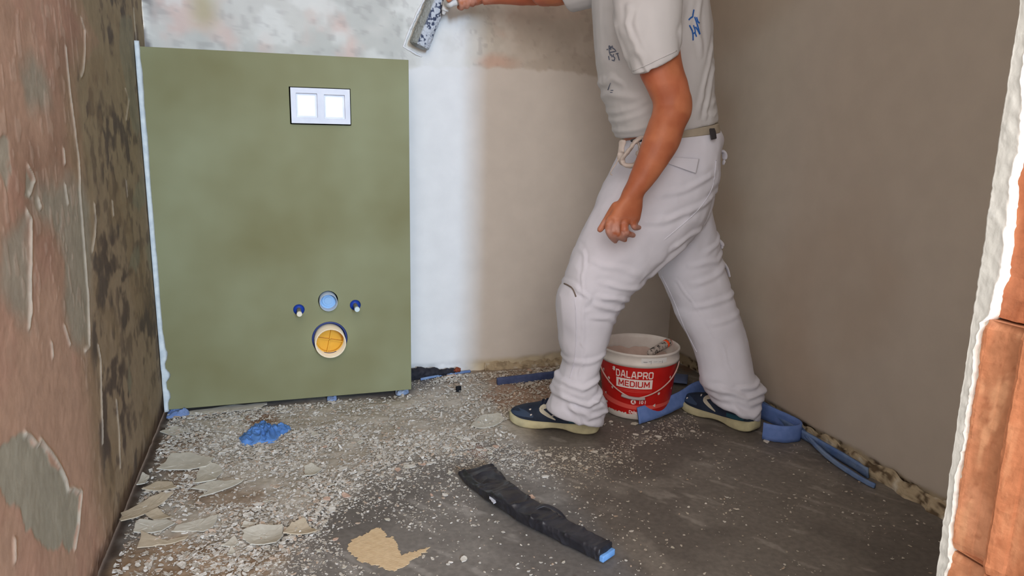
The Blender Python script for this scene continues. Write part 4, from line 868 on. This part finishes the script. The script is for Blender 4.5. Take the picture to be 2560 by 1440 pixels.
seam([(1.2253,-0.5,0.8332),(1.2189,-0.5,0.7513),(1.1707,-0.5,0.6806),(1.07,-0.5,0.5992)],'seam',tr)
strip=[tuple(onto(TB,p,.0006)) for p in crom([np.array(q) for q in [(0.7596,-0.5,0.4808),(0.7709,-0.5,0.4757),(0.7861,-0.5,0.4645),(0.797,-0.5,0.4404)]],6)]
add('crease_shade',fixn(mesh(*tube(strip,[.0022]*len(strip),sub=1,n=6))),mat('crease_dark',G(120,108,100),rough=.9),tr,label='dark line for the shade in the knee crease')  # dark cord paints the shade of the curved crease at the knee
add('tool_loop',remesh([tube([(1.2509,-0.47,0.8536),(1.2605,-0.48,0.8586),(1.2674,-0.48,0.8423),(1.2641,-0.48,0.8187)],[.006,.010,.010,.005],n=10,flat=.5)],.0015,3),M_trou,tr,label='loose loop at the back of the trousers')
add('strap',remesh([tube([(1.315,-0.42,0.5312),(1.3248,-0.43,0.512),(1.3414,-0.43,0.4909),(1.3526,-0.43,0.4645)],[.008,.009,.008,.006],n=10,flat=.5),tube([(1.3075,-0.42,0.5825),(1.3234,-0.42,0.5668),(1.3217,-0.42,0.5541)],[.006,.007,.003],n=10)],.0015,3),M_trou,tr,label='loose strap behind the thigh')
M_blk=mat('black_webbing',G(58,56,60),rough=.7); M_belt=mat('beige_belt',G(176,166,150),G(164,154,138),scale=30,rough=.75)
# belt
def ringband(secL,off,h,tiltz=0):
    pass
BL=[(0.965,-0.45,0.8836,1.2309,-0.45,0.9151,0.139),(0.9666,-0.45,0.8994,1.2218,-0.45,0.9417,0.137)]
V,F=sec_loft(BL,5,48,2.3,scale=1.012); me=fixn(mesh(V,F)); belt=add('belt',me,M_belt,wk,label='beige belt')
patch_on(TB,[(1.18,-0.5,0.939),(1.1985,-0.5,0.9395),(1.211,-0.5,0.8884),(1.1938,-0.5,0.8858)],.013,.003,'belt_end',M_blk,belt,nu=8,label='dark grey hanging belt end')
add('buckle',fixn(mesh(*tube([(0.9091,-0.575,0.8841),(0.9207,-0.585,0.8866),(0.9326,-0.59,0.8847)],[.007,.010,.007],n=10,flat=.5))),M_blk,belt,label='black buckle at the front')
# apron knot hanging at the front
cl_m=mat('beige_cloth',G(206,196,190),G(190,178,170),scale=12,rough=.85)
kn=remesh([tube([(0.9292,-0.6,0.8953),(0.9083,-0.605,0.8845),(0.8944,-0.6,0.8632),(0.8828,-0.59,0.8417),(0.8799,-0.58,0.8307)],[.007,.011,.012,.009,.006],n=12,flat=.45),
           tube([(0.8864,-0.57,0.8858),(0.8842,-0.57,0.8624),(0.8857,-0.565,0.8345),(0.8962,-0.56,0.8193)],[.012,.012,.010,.008],n=12,flat=.5),
           tube([(0.8833,-0.58,0.835),(0.8864,-0.59,0.8205),(0.9005,-0.6,0.8189),(0.9143,-0.605,0.8256)],[.007,.010,.013,.012],n=12,flat=.5),
           tube([(0.9131,-0.6,0.8866),(0.9214,-0.605,0.8637),(0.9206,-0.605,0.8394),(0.912,-0.6,0.8253)],[.007,.013,.016,.013],n=12,flat=.4)],.0022,4)
wrinkle(kn,[],.002,45,231); kno=add('cloth_tie',kn,cl_m,tr,label='knotted beige cloth tie at the waist')
cord([(0.887,-0.57,0.8539),(0.8817,-0.565,0.843),(0.8756,-0.56,0.8234),(0.8657,-0.555,0.8058),(0.8614,-0.555,0.795),(0.8664,-0.555,0.7918)],.0016,'string',cl_m,kno,label='thin dangling string')
# T-shirt
TS=[(0.943,-0.42,1.4533,1.0532,-0.42,1.4691,0.06),(0.9142,-0.42,1.425,1.0983,-0.42,1.4577,0.12),(0.8797,-0.43,1.3737,1.1314,-0.43,1.4005,0.172),(0.8591,-0.44,1.3136,1.1443,-0.44,1.3411,0.18),(0.8558,-0.445,1.2608,1.1564,-0.445,1.282,0.178),(0.8566,-0.45,1.1976,1.1713,-0.45,1.2225,0.172),(0.8638,-0.45,1.1241,1.1856,-0.45,1.1461,0.168),
    (0.8745,-0.45,1.0548,1.1957,-0.45,1.0737,0.16),(0.8893,-0.45,1.0064,1.204,-0.45,1.023,0.152),(0.9092,-0.45,0.9574,1.2167,-0.45,0.9855,0.146),(0.9278,-0.45,0.9133,1.2243,-0.45,0.9603,0.144),(0.9392,-0.45,0.8899,1.2242,-0.45,0.9453,0.142)]
SL=[(0.8775,-0.54,1.3653,1.0276,-0.54,1.3983,0.075),(0.8427,-0.585,1.2956,1.0246,-0.585,1.3296,0.085),(0.8195,-0.625,1.2298,1.0014,-0.625,1.2523,0.078),(0.8191,-0.65,1.1598,0.9894,-0.65,1.1895,0.068),(0.8386,-0.662,1.1022,0.9824,-0.662,1.1438,0.062),(0.8613,-0.67,1.0447,0.9774,-0.67,1.1037,0.058)]
FS=[tube([(1.0,-.33,1.36),(.93,-.25,1.355),(.86,-.18,1.335)],[.09,.078,.07],sub=5,n=20)]
me=remesh([sec_loft(TS,5,40,2.2),sec_loft(SL,5,28,2.1)]+FS,.005,4)
TW=[([(0.8399,1.2159),(0.8257,1.1664),(0.8457,1.1086),(0.8653,1.0647),(0.8965,1.0256)],.007,.006),([(0.9924,1.1799),(0.9716,1.1494),(0.9802,1.1106)],.010,.005),([(1.1385,1.1549),(1.1143,1.056),(1.0963,0.956)],.010,.005),([(1.1558,1.1015),(1.1363,1.0238),(1.1226,0.9511)],.009,.005),
 ([(1.017,1.2378),(1.0089,1.1875),(1.0001,1.1468)],.012,.005),([(1.0748,1.2596),(1.0682,1.1873),(1.0825,1.1151)],.010,.004),([(0.9671,0.9729),(0.9207,0.9397),(0.8857,0.9229)],.010,.007),([(0.9887,1.0161),(0.9308,0.9718),(0.8842,0.9493)],.010,.006),([(0.8575,1.0061),(0.8842,0.9493),(0.9039,0.918)],.010,.006),
 ([(0.8365,1.0723),(0.8748,1.0119),(0.9416,0.9933)],.012,.005),([(0.9821,0.9305),(0.9465,0.9136),(0.8988,0.9019)],.008,.006),([(1.1888,0.9753),(1.1613,0.9577),(1.1158,0.9543)],.008,.005),([(1.1833,1.0088),(1.1521,0.9888),(1.1204,0.9789)],.009,.005),([(0.8465,1.2109),(0.8525,1.1394),(0.8651,1.0774)],.012,.005)]
TW=[(a_,b_*.75,c_*(.38 if a_[0][1]<1.02 else .7)) for a_,b_,c_ in TW]
wrinkle(me,TW,.0022,9,241,(1.4,1.4,.5)); 
c=co(me); z0=(1.0224,-0.5,0.9152)[2]
sh=add('t_shirt',me,M_shirt,wk)
SB=BVHTree.FromPolygons([tuple(v) for v in co(me)],[tuple(p.vertices) for p in me.polygons])
cuff=[]
hem=[]
for i in range(0,26):
    t=i/25; a=np.array((0.8226,-0.74,1.0495)); b_=np.array((0.9362,-0.74,1.1025)); p=a*(1-t)+b_*t; hem.append(np.array(onto(SB,p,.0008)))
add('sleeve_seam',fixn(mesh(*tube(hem,.0012,sub=1,n=6))),M_shirt,sh)
# prints
def strokes_on(bvh,lines,wd,name,m,parent,label=None,dirv=None,Y=-.5):
    V=[];F=[]
    for pl in lines:
        A=[np.array(q) for q in pl]; pts=[]
        for a,b_ in zip(A[:-1],A[1:]):
            n=max(2,int(np.linalg.norm(b_-a)/.004))
            for k in range(n): pts.append(a+(b_-a)*k/n)
        pts.append(A[-1]); pts=np.array(pts); T=np.gradient(pts,axis=0); T/=np.linalg.norm(T,axis=1)[:,None]+1e-9
        N=np.stack([-T[:,2],T[:,1]*0,T[:,0]],1); o=len(V)
        for p,nn in zip(pts,N): V.append(onto(bvh,p-nn*wd/2,.0012,dirv)); V.append(onto(bvh,p+nn*wd/2,.0012,dirv))
        for k in range(len(pts)-1): q=o+2*k; F.append((q,q+1,q+3,q+2))
    return add(name,mesh(V,F),m,parent,smooth=False,label=label)
M_prt=mat('blue_print',G(38,96,176),rough=.8); M_prg=mat('grey_print',G(96,104,124),rough=.8)
DV=(.45,1,-.2)
strokes_on(SB,[[(1.103,-0.5,1.2169),(1.11,-0.5,1.2237),(1.1149,-0.5,1.2261),(1.1155,-0.5,1.2346),(1.1171,-0.5,1.2453)],[(1.1066,-0.5,1.2033),(1.1166,-0.5,1.189),(1.12,-0.5,1.1775),(1.1212,-0.5,1.1636)],[(1.1192,-0.5,1.2041),(1.1252,-0.5,1.1927),(1.1273,-0.5,1.1822),(1.1318,-0.5,1.1739)],[(1.121,-0.5,1.1818),(1.127,-0.5,1.1864)],[(1.1212,-0.5,1.2265),(1.1287,-0.5,1.2121),(1.135,-0.5,1.1976),(1.1415,-0.5,1.1809)],[(1.1259,-0.5,1.2002),(1.1342,-0.5,1.1922),(1.1415,-0.5,1.1809)],[(1.1276,-0.5,1.2259),(1.1323,-0.5,1.2145),(1.1378,-0.5,1.2106)]],.0042,'back_print',M_prt,sh,label='blue printed lettering on the back')
strokes_on(SB,[[(0.8591,-0.5,1.1252),(0.8638,-0.5,1.1265)],[(0.8657,-0.5,1.1359),(0.8677,-0.5,1.1194),(0.8718,-0.5,1.1102)],[(0.8657,-0.5,1.1359),(0.8706,-0.5,1.1331),(0.8684,-0.5,1.1288),(0.8733,-0.5,1.1259)],[(0.872,-0.5,1.129),(0.8751,-0.5,1.1364),(0.878,-0.5,1.1283),(0.8815,-0.5,1.1295)],[(0.8701,-0.5,1.1185),(0.8878,-0.5,1.1225),(0.8815,-0.5,1.1285)],[(0.874,-0.5,1.1135),(0.8767,-0.5,1.1063)],[(0.8811,-0.5,1.1149),(0.879,-0.5,1.1095),(0.8852,-0.5,1.1046),(0.8831,-0.5,1.0993)],[(0.887,-0.5,1.1152),(0.8953,-0.5,1.1177)],[(0.8917,-0.5,1.1165),(0.8987,-0.5,1.099)],
 [(0.8659,-0.5,1.1089),(0.8688,-0.5,1.0986)],[(0.8759,-0.5,1.0989),(0.8844,-0.5,1.0972)]],.0028,'chest_print',M_prg,sh,label='grey printed lettering on the chest')
patch_on(SB,[(0.8669,-0.5,1.0183),(0.8694,-0.5,1.0163),(0.8766,-0.5,1.041),(0.8753,-0.5,1.042)],.0015,.0005,'putty_stain',M_prg,sh,nu=4); strokes_on(SB,[[(0.8765,-0.5,1.0187),(0.885,-0.5,1.019)],[(0.8756,-0.5,1.0133),(0.8828,-0.5,1.0136)]],.002,'putty_stain',M_prg,sh)
# body: one continuous surface
AR=[(0.8859,-0.6,1.2962,0.9995,-0.6,1.3149,0.05),(0.8823,-0.635,1.1751,0.9936,-0.635,1.2015,0.05),(0.8815,-0.655,1.0954,0.986,-0.655,1.135,0.048),(0.8862,-0.66,1.0503,0.9934,-0.66,1.0906,0.047),(0.9024,-0.668,1.0151,1.0093,-0.668,1.0351,0.046),(0.9183,-0.672,0.9838,1.0246,-0.672,0.9893,0.045),(0.9157,-0.68,0.9577,1.0182,-0.68,0.9505,0.044),
    (0.9001,-0.688,0.9223,0.9975,-0.688,0.9145,0.042),(0.8837,-0.694,0.8821,0.981,-0.694,0.8706,0.04),(0.8664,-0.698,0.837,0.9538,-0.698,0.8297,0.036),(0.8479,-0.7,0.7916,0.921,-0.7,0.7867,0.03),(0.8318,-0.7,0.7582,0.8911,-0.7,0.7519,0.025),(0.8248,-0.7,0.742,0.8864,-0.7,0.7355,0.021)]
HD=[(0.8248,-0.7,0.742,0.8864,-0.7,0.7355,0.021),(0.8092,-0.7,0.7207,0.8854,-0.7,0.7149,0.019),(0.797,-0.7,0.6974,0.8836,-0.7,0.689,0.018),(0.7911,-0.7,0.6811,0.8776,-0.7,0.6735,0.014)]
def fing(p,r): return tube(p,r,sub=4,n=12,round_ends=True)
hand=[fing([(0.7998,-0.7,0.6871),(0.7898,-0.712,0.6641),(0.7993,-0.708,0.647),(0.821,-0.69,0.6295)],[.0115,.0100,.0092,.0078]),
      fing([(0.8172,-0.704,0.6832),(0.8095,-0.718,0.6604),(0.8222,-0.712,0.645),(0.8474,-0.692,0.6313)],[.0118,.0104,.0095,.0080]),
      fing([(0.8386,-0.704,0.6829),(0.834,-0.716,0.6607),(0.8476,-0.708,0.6501),(0.8708,-0.692,0.6433)],[.0115,.0100,.0090,.0078]),
      fing([(0.861,-0.7,0.6842),(0.8623,-0.708,0.6706),(0.8736,-0.7,0.6642),(0.8891,-0.688,0.6624)],[.0105,.0090,.0082,.0070]),
      fing([(0.8175,-0.692,0.7199),(0.8064,-0.68,0.6951),(0.7926,-0.678,0.6723),(0.7803,-0.682,0.6585)],[.0135,.0115,.0100,.0085])]
for a in ((1528,556),(1545,557),(1563,557),(1581,556)): hand.append(ell((0.7968,-0.712,0.6804) if a[0]==1528 else (0.8149,-0.714,0.6793) if a[0]==1545 else (0.8351,-0.714,0.679) if a[0]==1563 else (0.8574,-0.71,0.6792),(.009,.006,.009),12,8))
# far arm
fa=[tube([(1.0,-.33,1.35),(.93,-.25,1.345),(.80,-.14,1.335),(0.8844,-0.06,1.3506),(0.7786,-0.01,1.3488),(0.6889,0.03,1.3416),(0.6524,0.045,1.3365)],[.060,.055,.048,.043,.041,.030,.030],sub=5,n=20)]
hx=np.array((0.624,0.055,1.3336)); 
fa+=[ell(tuple(hx+np.array([.004,.0,.006])),(.044,.020,.034),16,10)]
ax0=np.array((0.549,0.06,1.3069)); ax1=np.array((0.7132,0.045,1.3681)); axd=(ax1-ax0)/np.linalg.norm(ax1-ax0); upv=np.cross(axd,np.array([0,1,0])); upv=upv/np.linalg.norm(upv); 
if upv[2]<0: upv=-upv
for k in range(4):
    cc_=ax0+axd*(.030+.0195*k); pts=[]
    for q in range(6):
        a=math.radians(105-q*48); pts.append(cc_+(.0235)*(math.cos(a)*np.array([0,-1,0])+math.sin(a)*upv))
    fa.append(tube(pts,[.0105,.0100,.0098,.0092,.0085,.0075],sub=3,n=12,round_ends=True))
fa.append(tube([hx+np.array([.02,-.012,.024]),ax0+axd*.045+upv*.026+np.array([0,-.008,0]),ax0+axd*.015+upv*.020+np.array([0,-.012,0]),ax0+axd*-.004+upv*.012+np.array([0,-.016,0])],[.014,.0115,.0105,.0085],sub=4,n=12,round_ends=True))
hc=np.array([.93,-.42,1.555])
torso=[sec_loft([(0.9681,-0.45,0.8518,1.2416,-0.45,0.8553,0.12),(0.9439,-0.45,0.964,1.2024,-0.45,0.9943,0.125),(0.8849,-0.45,1.093,1.1721,-0.45,1.1176,0.14),(0.8803,-0.44,1.2004,1.1599,-0.44,1.2286,0.15),(0.8821,-0.44,1.2843,1.137,-0.44,1.303,0.155),(0.9129,-0.43,1.3611,1.1041,-0.43,1.3876,0.13),(0.9511,-0.42,1.4181,1.0616,-0.42,1.4386,0.06)],5,32,2.2),
  tube([(.985,-.43,1.36),(.965,-.43,1.43),(.95,-.42,1.50)],[.062,.056,.056],sub=4,n=18),
  ell(tuple(hc+np.array([.012,0,.035])),(.098,.076,.098),24,16),ell(tuple(hc+np.array([-.035,0,-.045])),(.058,.056,.068),20,12),
  tube([hc+np.array([-.085,0,.025]),hc+np.array([-.108,0,-.008]),hc+np.array([-.095,0,-.022])],[.010,.014,.012],sub=3,n=10,round_ends=True),
  ell(tuple(hc+np.array([-.078,0,-.058])),(.018,.026,.010),12,8),ell(tuple(hc+np.array([-.072,0,-.095])),(.022,.026,.020),12,8),
  ell(tuple(hc+np.array([.015,-.078,0])),(.020,.008,.032),12,8),ell(tuple(hc+np.array([.015,.078,0])),(.020,.008,.032),12,8)]
legs=[sec_loft([FL[i] for i in (1,2,3,4,5,6,7,8,9,10,11,12)],3,22,2.0,scale=.72),sec_loft(RL[:11],3,22,2.0,scale=.72)]
def shrinkhand(): pass
me=remesh([sec_loft(AR,5,26,2.0),sec_loft(HD,4,22,2.4)]+hand+fa+torso+legs,.0031,4,.5)
c=co(me); n=normals(me)
kk=ss(.585,.60,c[:,2])*ss(-.62,-.64,c[:,1])
c+=n*(fbm(c,26,2,301)*.0012)[:,None]; setco(me,c)
# putty-whitened fingers
C=np.ones((len(c),3)); hm=ss((0.8266,-0.7,0.6898)[2]+.012,(0.8283,-0.7,0.6588)[2],c[:,2])*(c[:,1]<-.63); C=mixc(C,np.array([.98,1.25,1.5]).clip(0,1),hm*0)
base=mixc(np.ones((len(c),3))*srgb(190,118,84),srgb(172,100,70),ss(-.2,.5,fbm(c,14,3,311)))
base=mixc(base,srgb(202,106,82),ss(.0,.6,fbm(c,9,2,312))*.4*ss(.95,1.1,c[:,2]))
base=mixc(base,srgb(196,152,140),hm*.75*ss(-.4,.3,fbm(c,60,3,313)+.2))
fh=(c[:,0]<.72)*ss(.70,.64,c[:,0]); base=mixc(base,srgb(200,146,126),fh*.7*ss(-.3,.4,fbm(c,50,3,314)))
set_col(me,base)
M_body=mat('skin',(1,1,1),(.94,.92,.90),scale=60,rough=.5,bump=.15,bscale=240,bumpd=.0005,attr=True,sss=.06)
bd=add('body',me,M_body,wk,label='tanned body with bare forearms and putty-smeared fingers')
for s_ in (-1,1): add('eye',fixn(mesh(*ell(tuple(hc+np.array([-.078,.030*s_,.012])),(.010,.012,.009),14,10))),mat('eye_white',G(230,226,220),rough=.2),bd)
hv,hf=ell(tuple(hc+np.array([.022,0,.045])),(.102,.082,.098),30,20); me=fixn(mesh(hv,hf)); c=co(me)
c[:,2]=np.where((c[:,0]<hc[0]-.03),np.maximum(c[:,2],hc[2]+.065),c[:,2]); c[:,2]=np.maximum(c[:,2],hc[2]-.045); c+=normals(me)*(fbm(c,60,3,321)*.004)[:,None]; setco(me,c)
add('hair',me,mat('brown_hair',G(74,56,42),G(50,38,30),scale=120,rough=.6,bump=.6,bscale=300),wk)
# shoes
def shoe(heel,toe,name,label,roll=0.,hl=0.):
    heel=np.array(heel+(0,)); toe=np.array(toe+(0,)); d=toe-heel; L=np.linalg.norm(d); d/=L; s=np.array([-d[1],d[0],0])  # s: left of travel
    up=np.array([0,0,1]); r=Matrix(((d[0],s[0],0),(d[1],s[1],0),(0,0,1)))
    T=lambda x,y,z: heel+d*x+s*y+up*(z)
    # profile along x (fraction): half width, sole bottom, sole top, upper top
    fr=[0,.02,.06,.14,.26,.38,.50,.62,.74,.84,.92,.97,1.0]
    hw=[.012,.026,.033,.037,.036,.034,.038,.044,.047,.045,.038,.027,.010]
    sb=[.020,.010,.005,.001,.001,.008,.009,.003,.001,.002,.007,.013,.020]
    st=[.040,.042,.041,.038,.035,.032,.031,.031,.031,.032,.035,.037,.038]
    R=[]
    A=crom(np.stack([fr,hw,sb,st],1),3)
    for a in A:
        w=a[1]*1.08; q=[]
        for th in np.arange(24)*math.pi/12:
            cx=math.copysign(abs(math.cos(th))**.35,math.cos(th)); cz=math.copysign(abs(math.sin(th))**.45,math.sin(th))
            zm=(a[2]+a[3])/2; hz=(a[3]-a[2])/2; z=zm+hz*cz; bulge=1+.05*math.sin(th)*-1
            q.append(T(a[0]*L,w*cx*bulge,z))
        R.append(np.array(q))
    V,F=rings(R); sole=fixn(mesh(V,F))
    fr=[.015,.05,.12,.22,.32,.42,.52,.62,.72,.82,.90,.955,.985]
    hw=[.018,.029,.034,.035,.034,.035,.038,.042,.044,.042,.035,.024,.010]
    tp=[.072,.088,.095,.096,.098,.100,.094,.083,.072,.064,.056,.049,.042]
    A=crom(np.stack([fr,hw,tp],1),3); R=[]
    for a in A:
        q=[]
        for th in np.arange(28)*math.pi/14:
            cx=math.cos(th); cz=math.sin(th); zb=.030; H=a[2]-zb
            if cz>=0: z=zb+H*cz**.9; y=a[1]*math.copysign(abs(cx)**.75,cx)*(1-.25*cz**2)
            else: z=zb+.012*cz; y=a[1]*math.copysign(abs(cx)**.5,cx)
            q.append(T(a[0]*L,y,z))
        R.append(np.array(q))
    upm=fixn(mesh(*rings(R)))
    root=add(name,upm,mat('navy_shoe_fabric',G(32,42,60),G(44,56,76),scale=16,rough=.7,bump=.3,bscale=200),wk,label=label)
    so=add('sole',sole,mat('dirty_cream_sole',G(204,198,160),G(178,172,140),scale=26,rough=.7,bump=.3,bscale=80),root,label='dirty cream rubber sole')
    UB=BVHTree.FromPolygons([tuple(v) for v in co(upm)],[tuple(p.vertices) for p in upm.polygons])
    cpt=lambda x,z,y=-.2: onto(UB,tuple(T(x*L,y,z)),.0015,tuple(s) )
    # side stripe (curved) on the side facing the viewer
    sgn=1
    def sidepts(pl,wd):
        A=crom([(a[0],a[1],0) for a in pl],8); T_=np.gradient(A[:,:2],axis=0); T_/=np.linalg.norm(T_,axis=1)[:,None]; V=[];F=[]
        for a,t,w_ in zip(A,T_,np.interp(np.linspace(0,1,len(A)),np.linspace(0,1,len(wd)),wd)):
            n_=np.array([-t[1],t[0]]); 
            for u in (-.5,0,.5):
                p=a[:2]*np.array([L,1])+n_*w_*u; h=UB.ray_cast(Vector(T(p[0],VS*.2,p[1])),Vector(-s*VS)); 
                if h[0] is None: h=(Vector(T(p[0],VS*.04,p[1])),)
                V.append(h[0]+Vector(s*VS)*.0012)
        for i in range(len(A)-1):
            for j in range(2): q=i*3+j; F.append((q,q+1,q+4,q+3))
        return mesh(V,F)
    VS=1 if (np.dot(s,np.array([0,-1,0]))>0) else -1
    add('side_stripe',sidepts([(.42,.080),(.52,.080),(.61,.071),(.62,.063),(.54,.050),(.46,.038)],[.010,.013,.013,.013,.011,.003]),mat('stripe_cream',G(198,194,176),rough=.6),root,label='curved cream side stripe')
    add('side_panel',sidepts([(.10,.046),(.2,.042),(.32,.040)],[.012,.014,.012]),mat('teal_panel',G(40,84,100),rough=.6),root,label='dark teal side panel')
    add('toe_cap',sidepts([(.97,.042),(.90,.046),(.80,.046),(.70,.042)],[.008,.018,.018,.006]),mat('slate_toe',G(58,74,98),rough=.6),root)
    for k in range(4):
        x=.50+.045*k; V=[]
        pts=[]
        for y in np.linspace(-.022,.022,7):
            h=UB.ray_cast(Vector(T(x*L,y,.2)),Vector((0,0,-1))); pts.append((h[0] if h[0] is not None else Vector(T(x*L,y,.09)))+Vector((0,0,.0015)))
        add('lace',fixn(mesh(*tube([tuple(p) for p in pts],.0028,sub=3,n=8))),mat('navy_lace',G(34,42,66),rough=.8),root)
    for k in range(5):
        x=rng.uniform(.45,.95); z=rng.uniform(.045,.075); h=UB.ray_cast(Vector(T(x*L,VS*.2,z)),Vector(-s*VS))
        if h[0] is not None:
            me=mesh(*ell(tuple(h[0]),(.0025+.002*rng.random(),.002,.002+.002*rng.random()),8,6)); add('putty_drop',me,M_bw,root)
    return root
shoe(((0.8974,-0.5153,0)[0]+.008,(0.8974,-0.5153,0)[1]+.042),((0.6591,-0.3438,0)[0]+.006,(0.6591,-0.3438,0)[1]+.032),'shoe','navy trainer on the leading foot with a cream sole')
shoe((1.380,-.600),(1.277,-.335),'shoe','navy trainer on the rear foot, half under the trouser hem')

# ------------------------------------------------------------------ roller held against the wall
rl=empty('paint_roller',(0.5211,0.15,1.3315),'putty-loaded paint roller with a speckled sleeve held against the back wall','paint roller')
a=np.array((0.4635,0.158,1.1806)); b_=np.array((0.5733,0.158,1.4453)); d=(b_-a)/np.linalg.norm(b_-a)
V,F=tube([a+(b_-a)*k/14 for k in range(15)],.0335,sub=3,n=40,round_ends=False); me=fixn(mesh(V,F)); me=apply_mods(me,[('BEVEL',dict(width=.006,segments=3,limit_method='ANGLE')),('SUBSURF',dict(levels=2,render_levels=2,subdivision_type='SIMPLE'))])
c=co(me); c+=normals(me)*(fbm(c,150,3,401)*.0022)[:,None]; setco(me,c)
nn=fbm(c,75,3,402)+.25*fbm(c,30,2,403); side=(c-a)@np.cross(d,np.array([0,1,0]))*-1
K=mixc(np.ones((len(c),3))*srgb(196,200,206),srgb(70,78,100),ss(.28,.42,nn)); 
sd_=(c-a); sd_=sd_-np.outer(sd_@d,d); sx=sd_[:,0]
K=mixc(K,srgb(150,150,142),ss(-.008,-.014,sx)); set_col(me,K)  # sleeve's left side painted grey for its shaded side
slv=add('sleeve',me,mat('roller_pile',(1,1,1),(.9,.9,.9),scale=200,rough=.85,bump=.6,bscale=300,attr=True),rl,label='wet putty-speckled sleeve')
add('frame',remesh([tube([(0.5415,0.105,1.2908),(0.548,0.098,1.3152),(0.5494,0.062,1.3072),tuple(ax0+axd*.01)],[.012,.014,.012,.009],sub=5,n=14),tube([(0.571,0.1,1.4446),(0.551,0.1,1.3754),(0.5431,0.1,1.3127),(0.5376,0.112,1.2814)],[.006,.007,.009,.006],sub=5,n=12)],.002,4),mat('putty_coated_frame',G(214,212,208),rough=.6),rl,label='putty-coated frame')
add('handle',fixn(mesh(*tube([tuple(ax0),tuple(ax0+axd*.05),tuple(ax0+axd*.12)],[.010,.013,.0125],sub=4,n=16,round_ends=True))),mat('handle_plastic',G(206,204,200),rough=.6),rl)
# ridge of fresh putty left beside the sleeve
me=remesh([tube([(0.4174,0.2,1.1799),(0.437,0.2,1.2305),(0.4621,0.2,1.2838),(0.4899,0.2,1.3372),(0.5176,0.2,1.3905)],[.004,.006,.007,.007,.005],sub=6,n=10,flat=.7),tube([(0.4201,0.2,1.18),(0.4406,0.2,1.1706),(0.464,0.2,1.1586),(0.4834,0.2,1.1517)],[.004,.005,.005,.003],sub=5,n=10,flat=.7)],.0016,3)
wrinkle(me,[],.002,60,411); single('putty_ridge',me,mat('fresh_putty',G(226,224,222),rough=.6),'fresh white putty ridge on the back wall just left of the roller','putty')
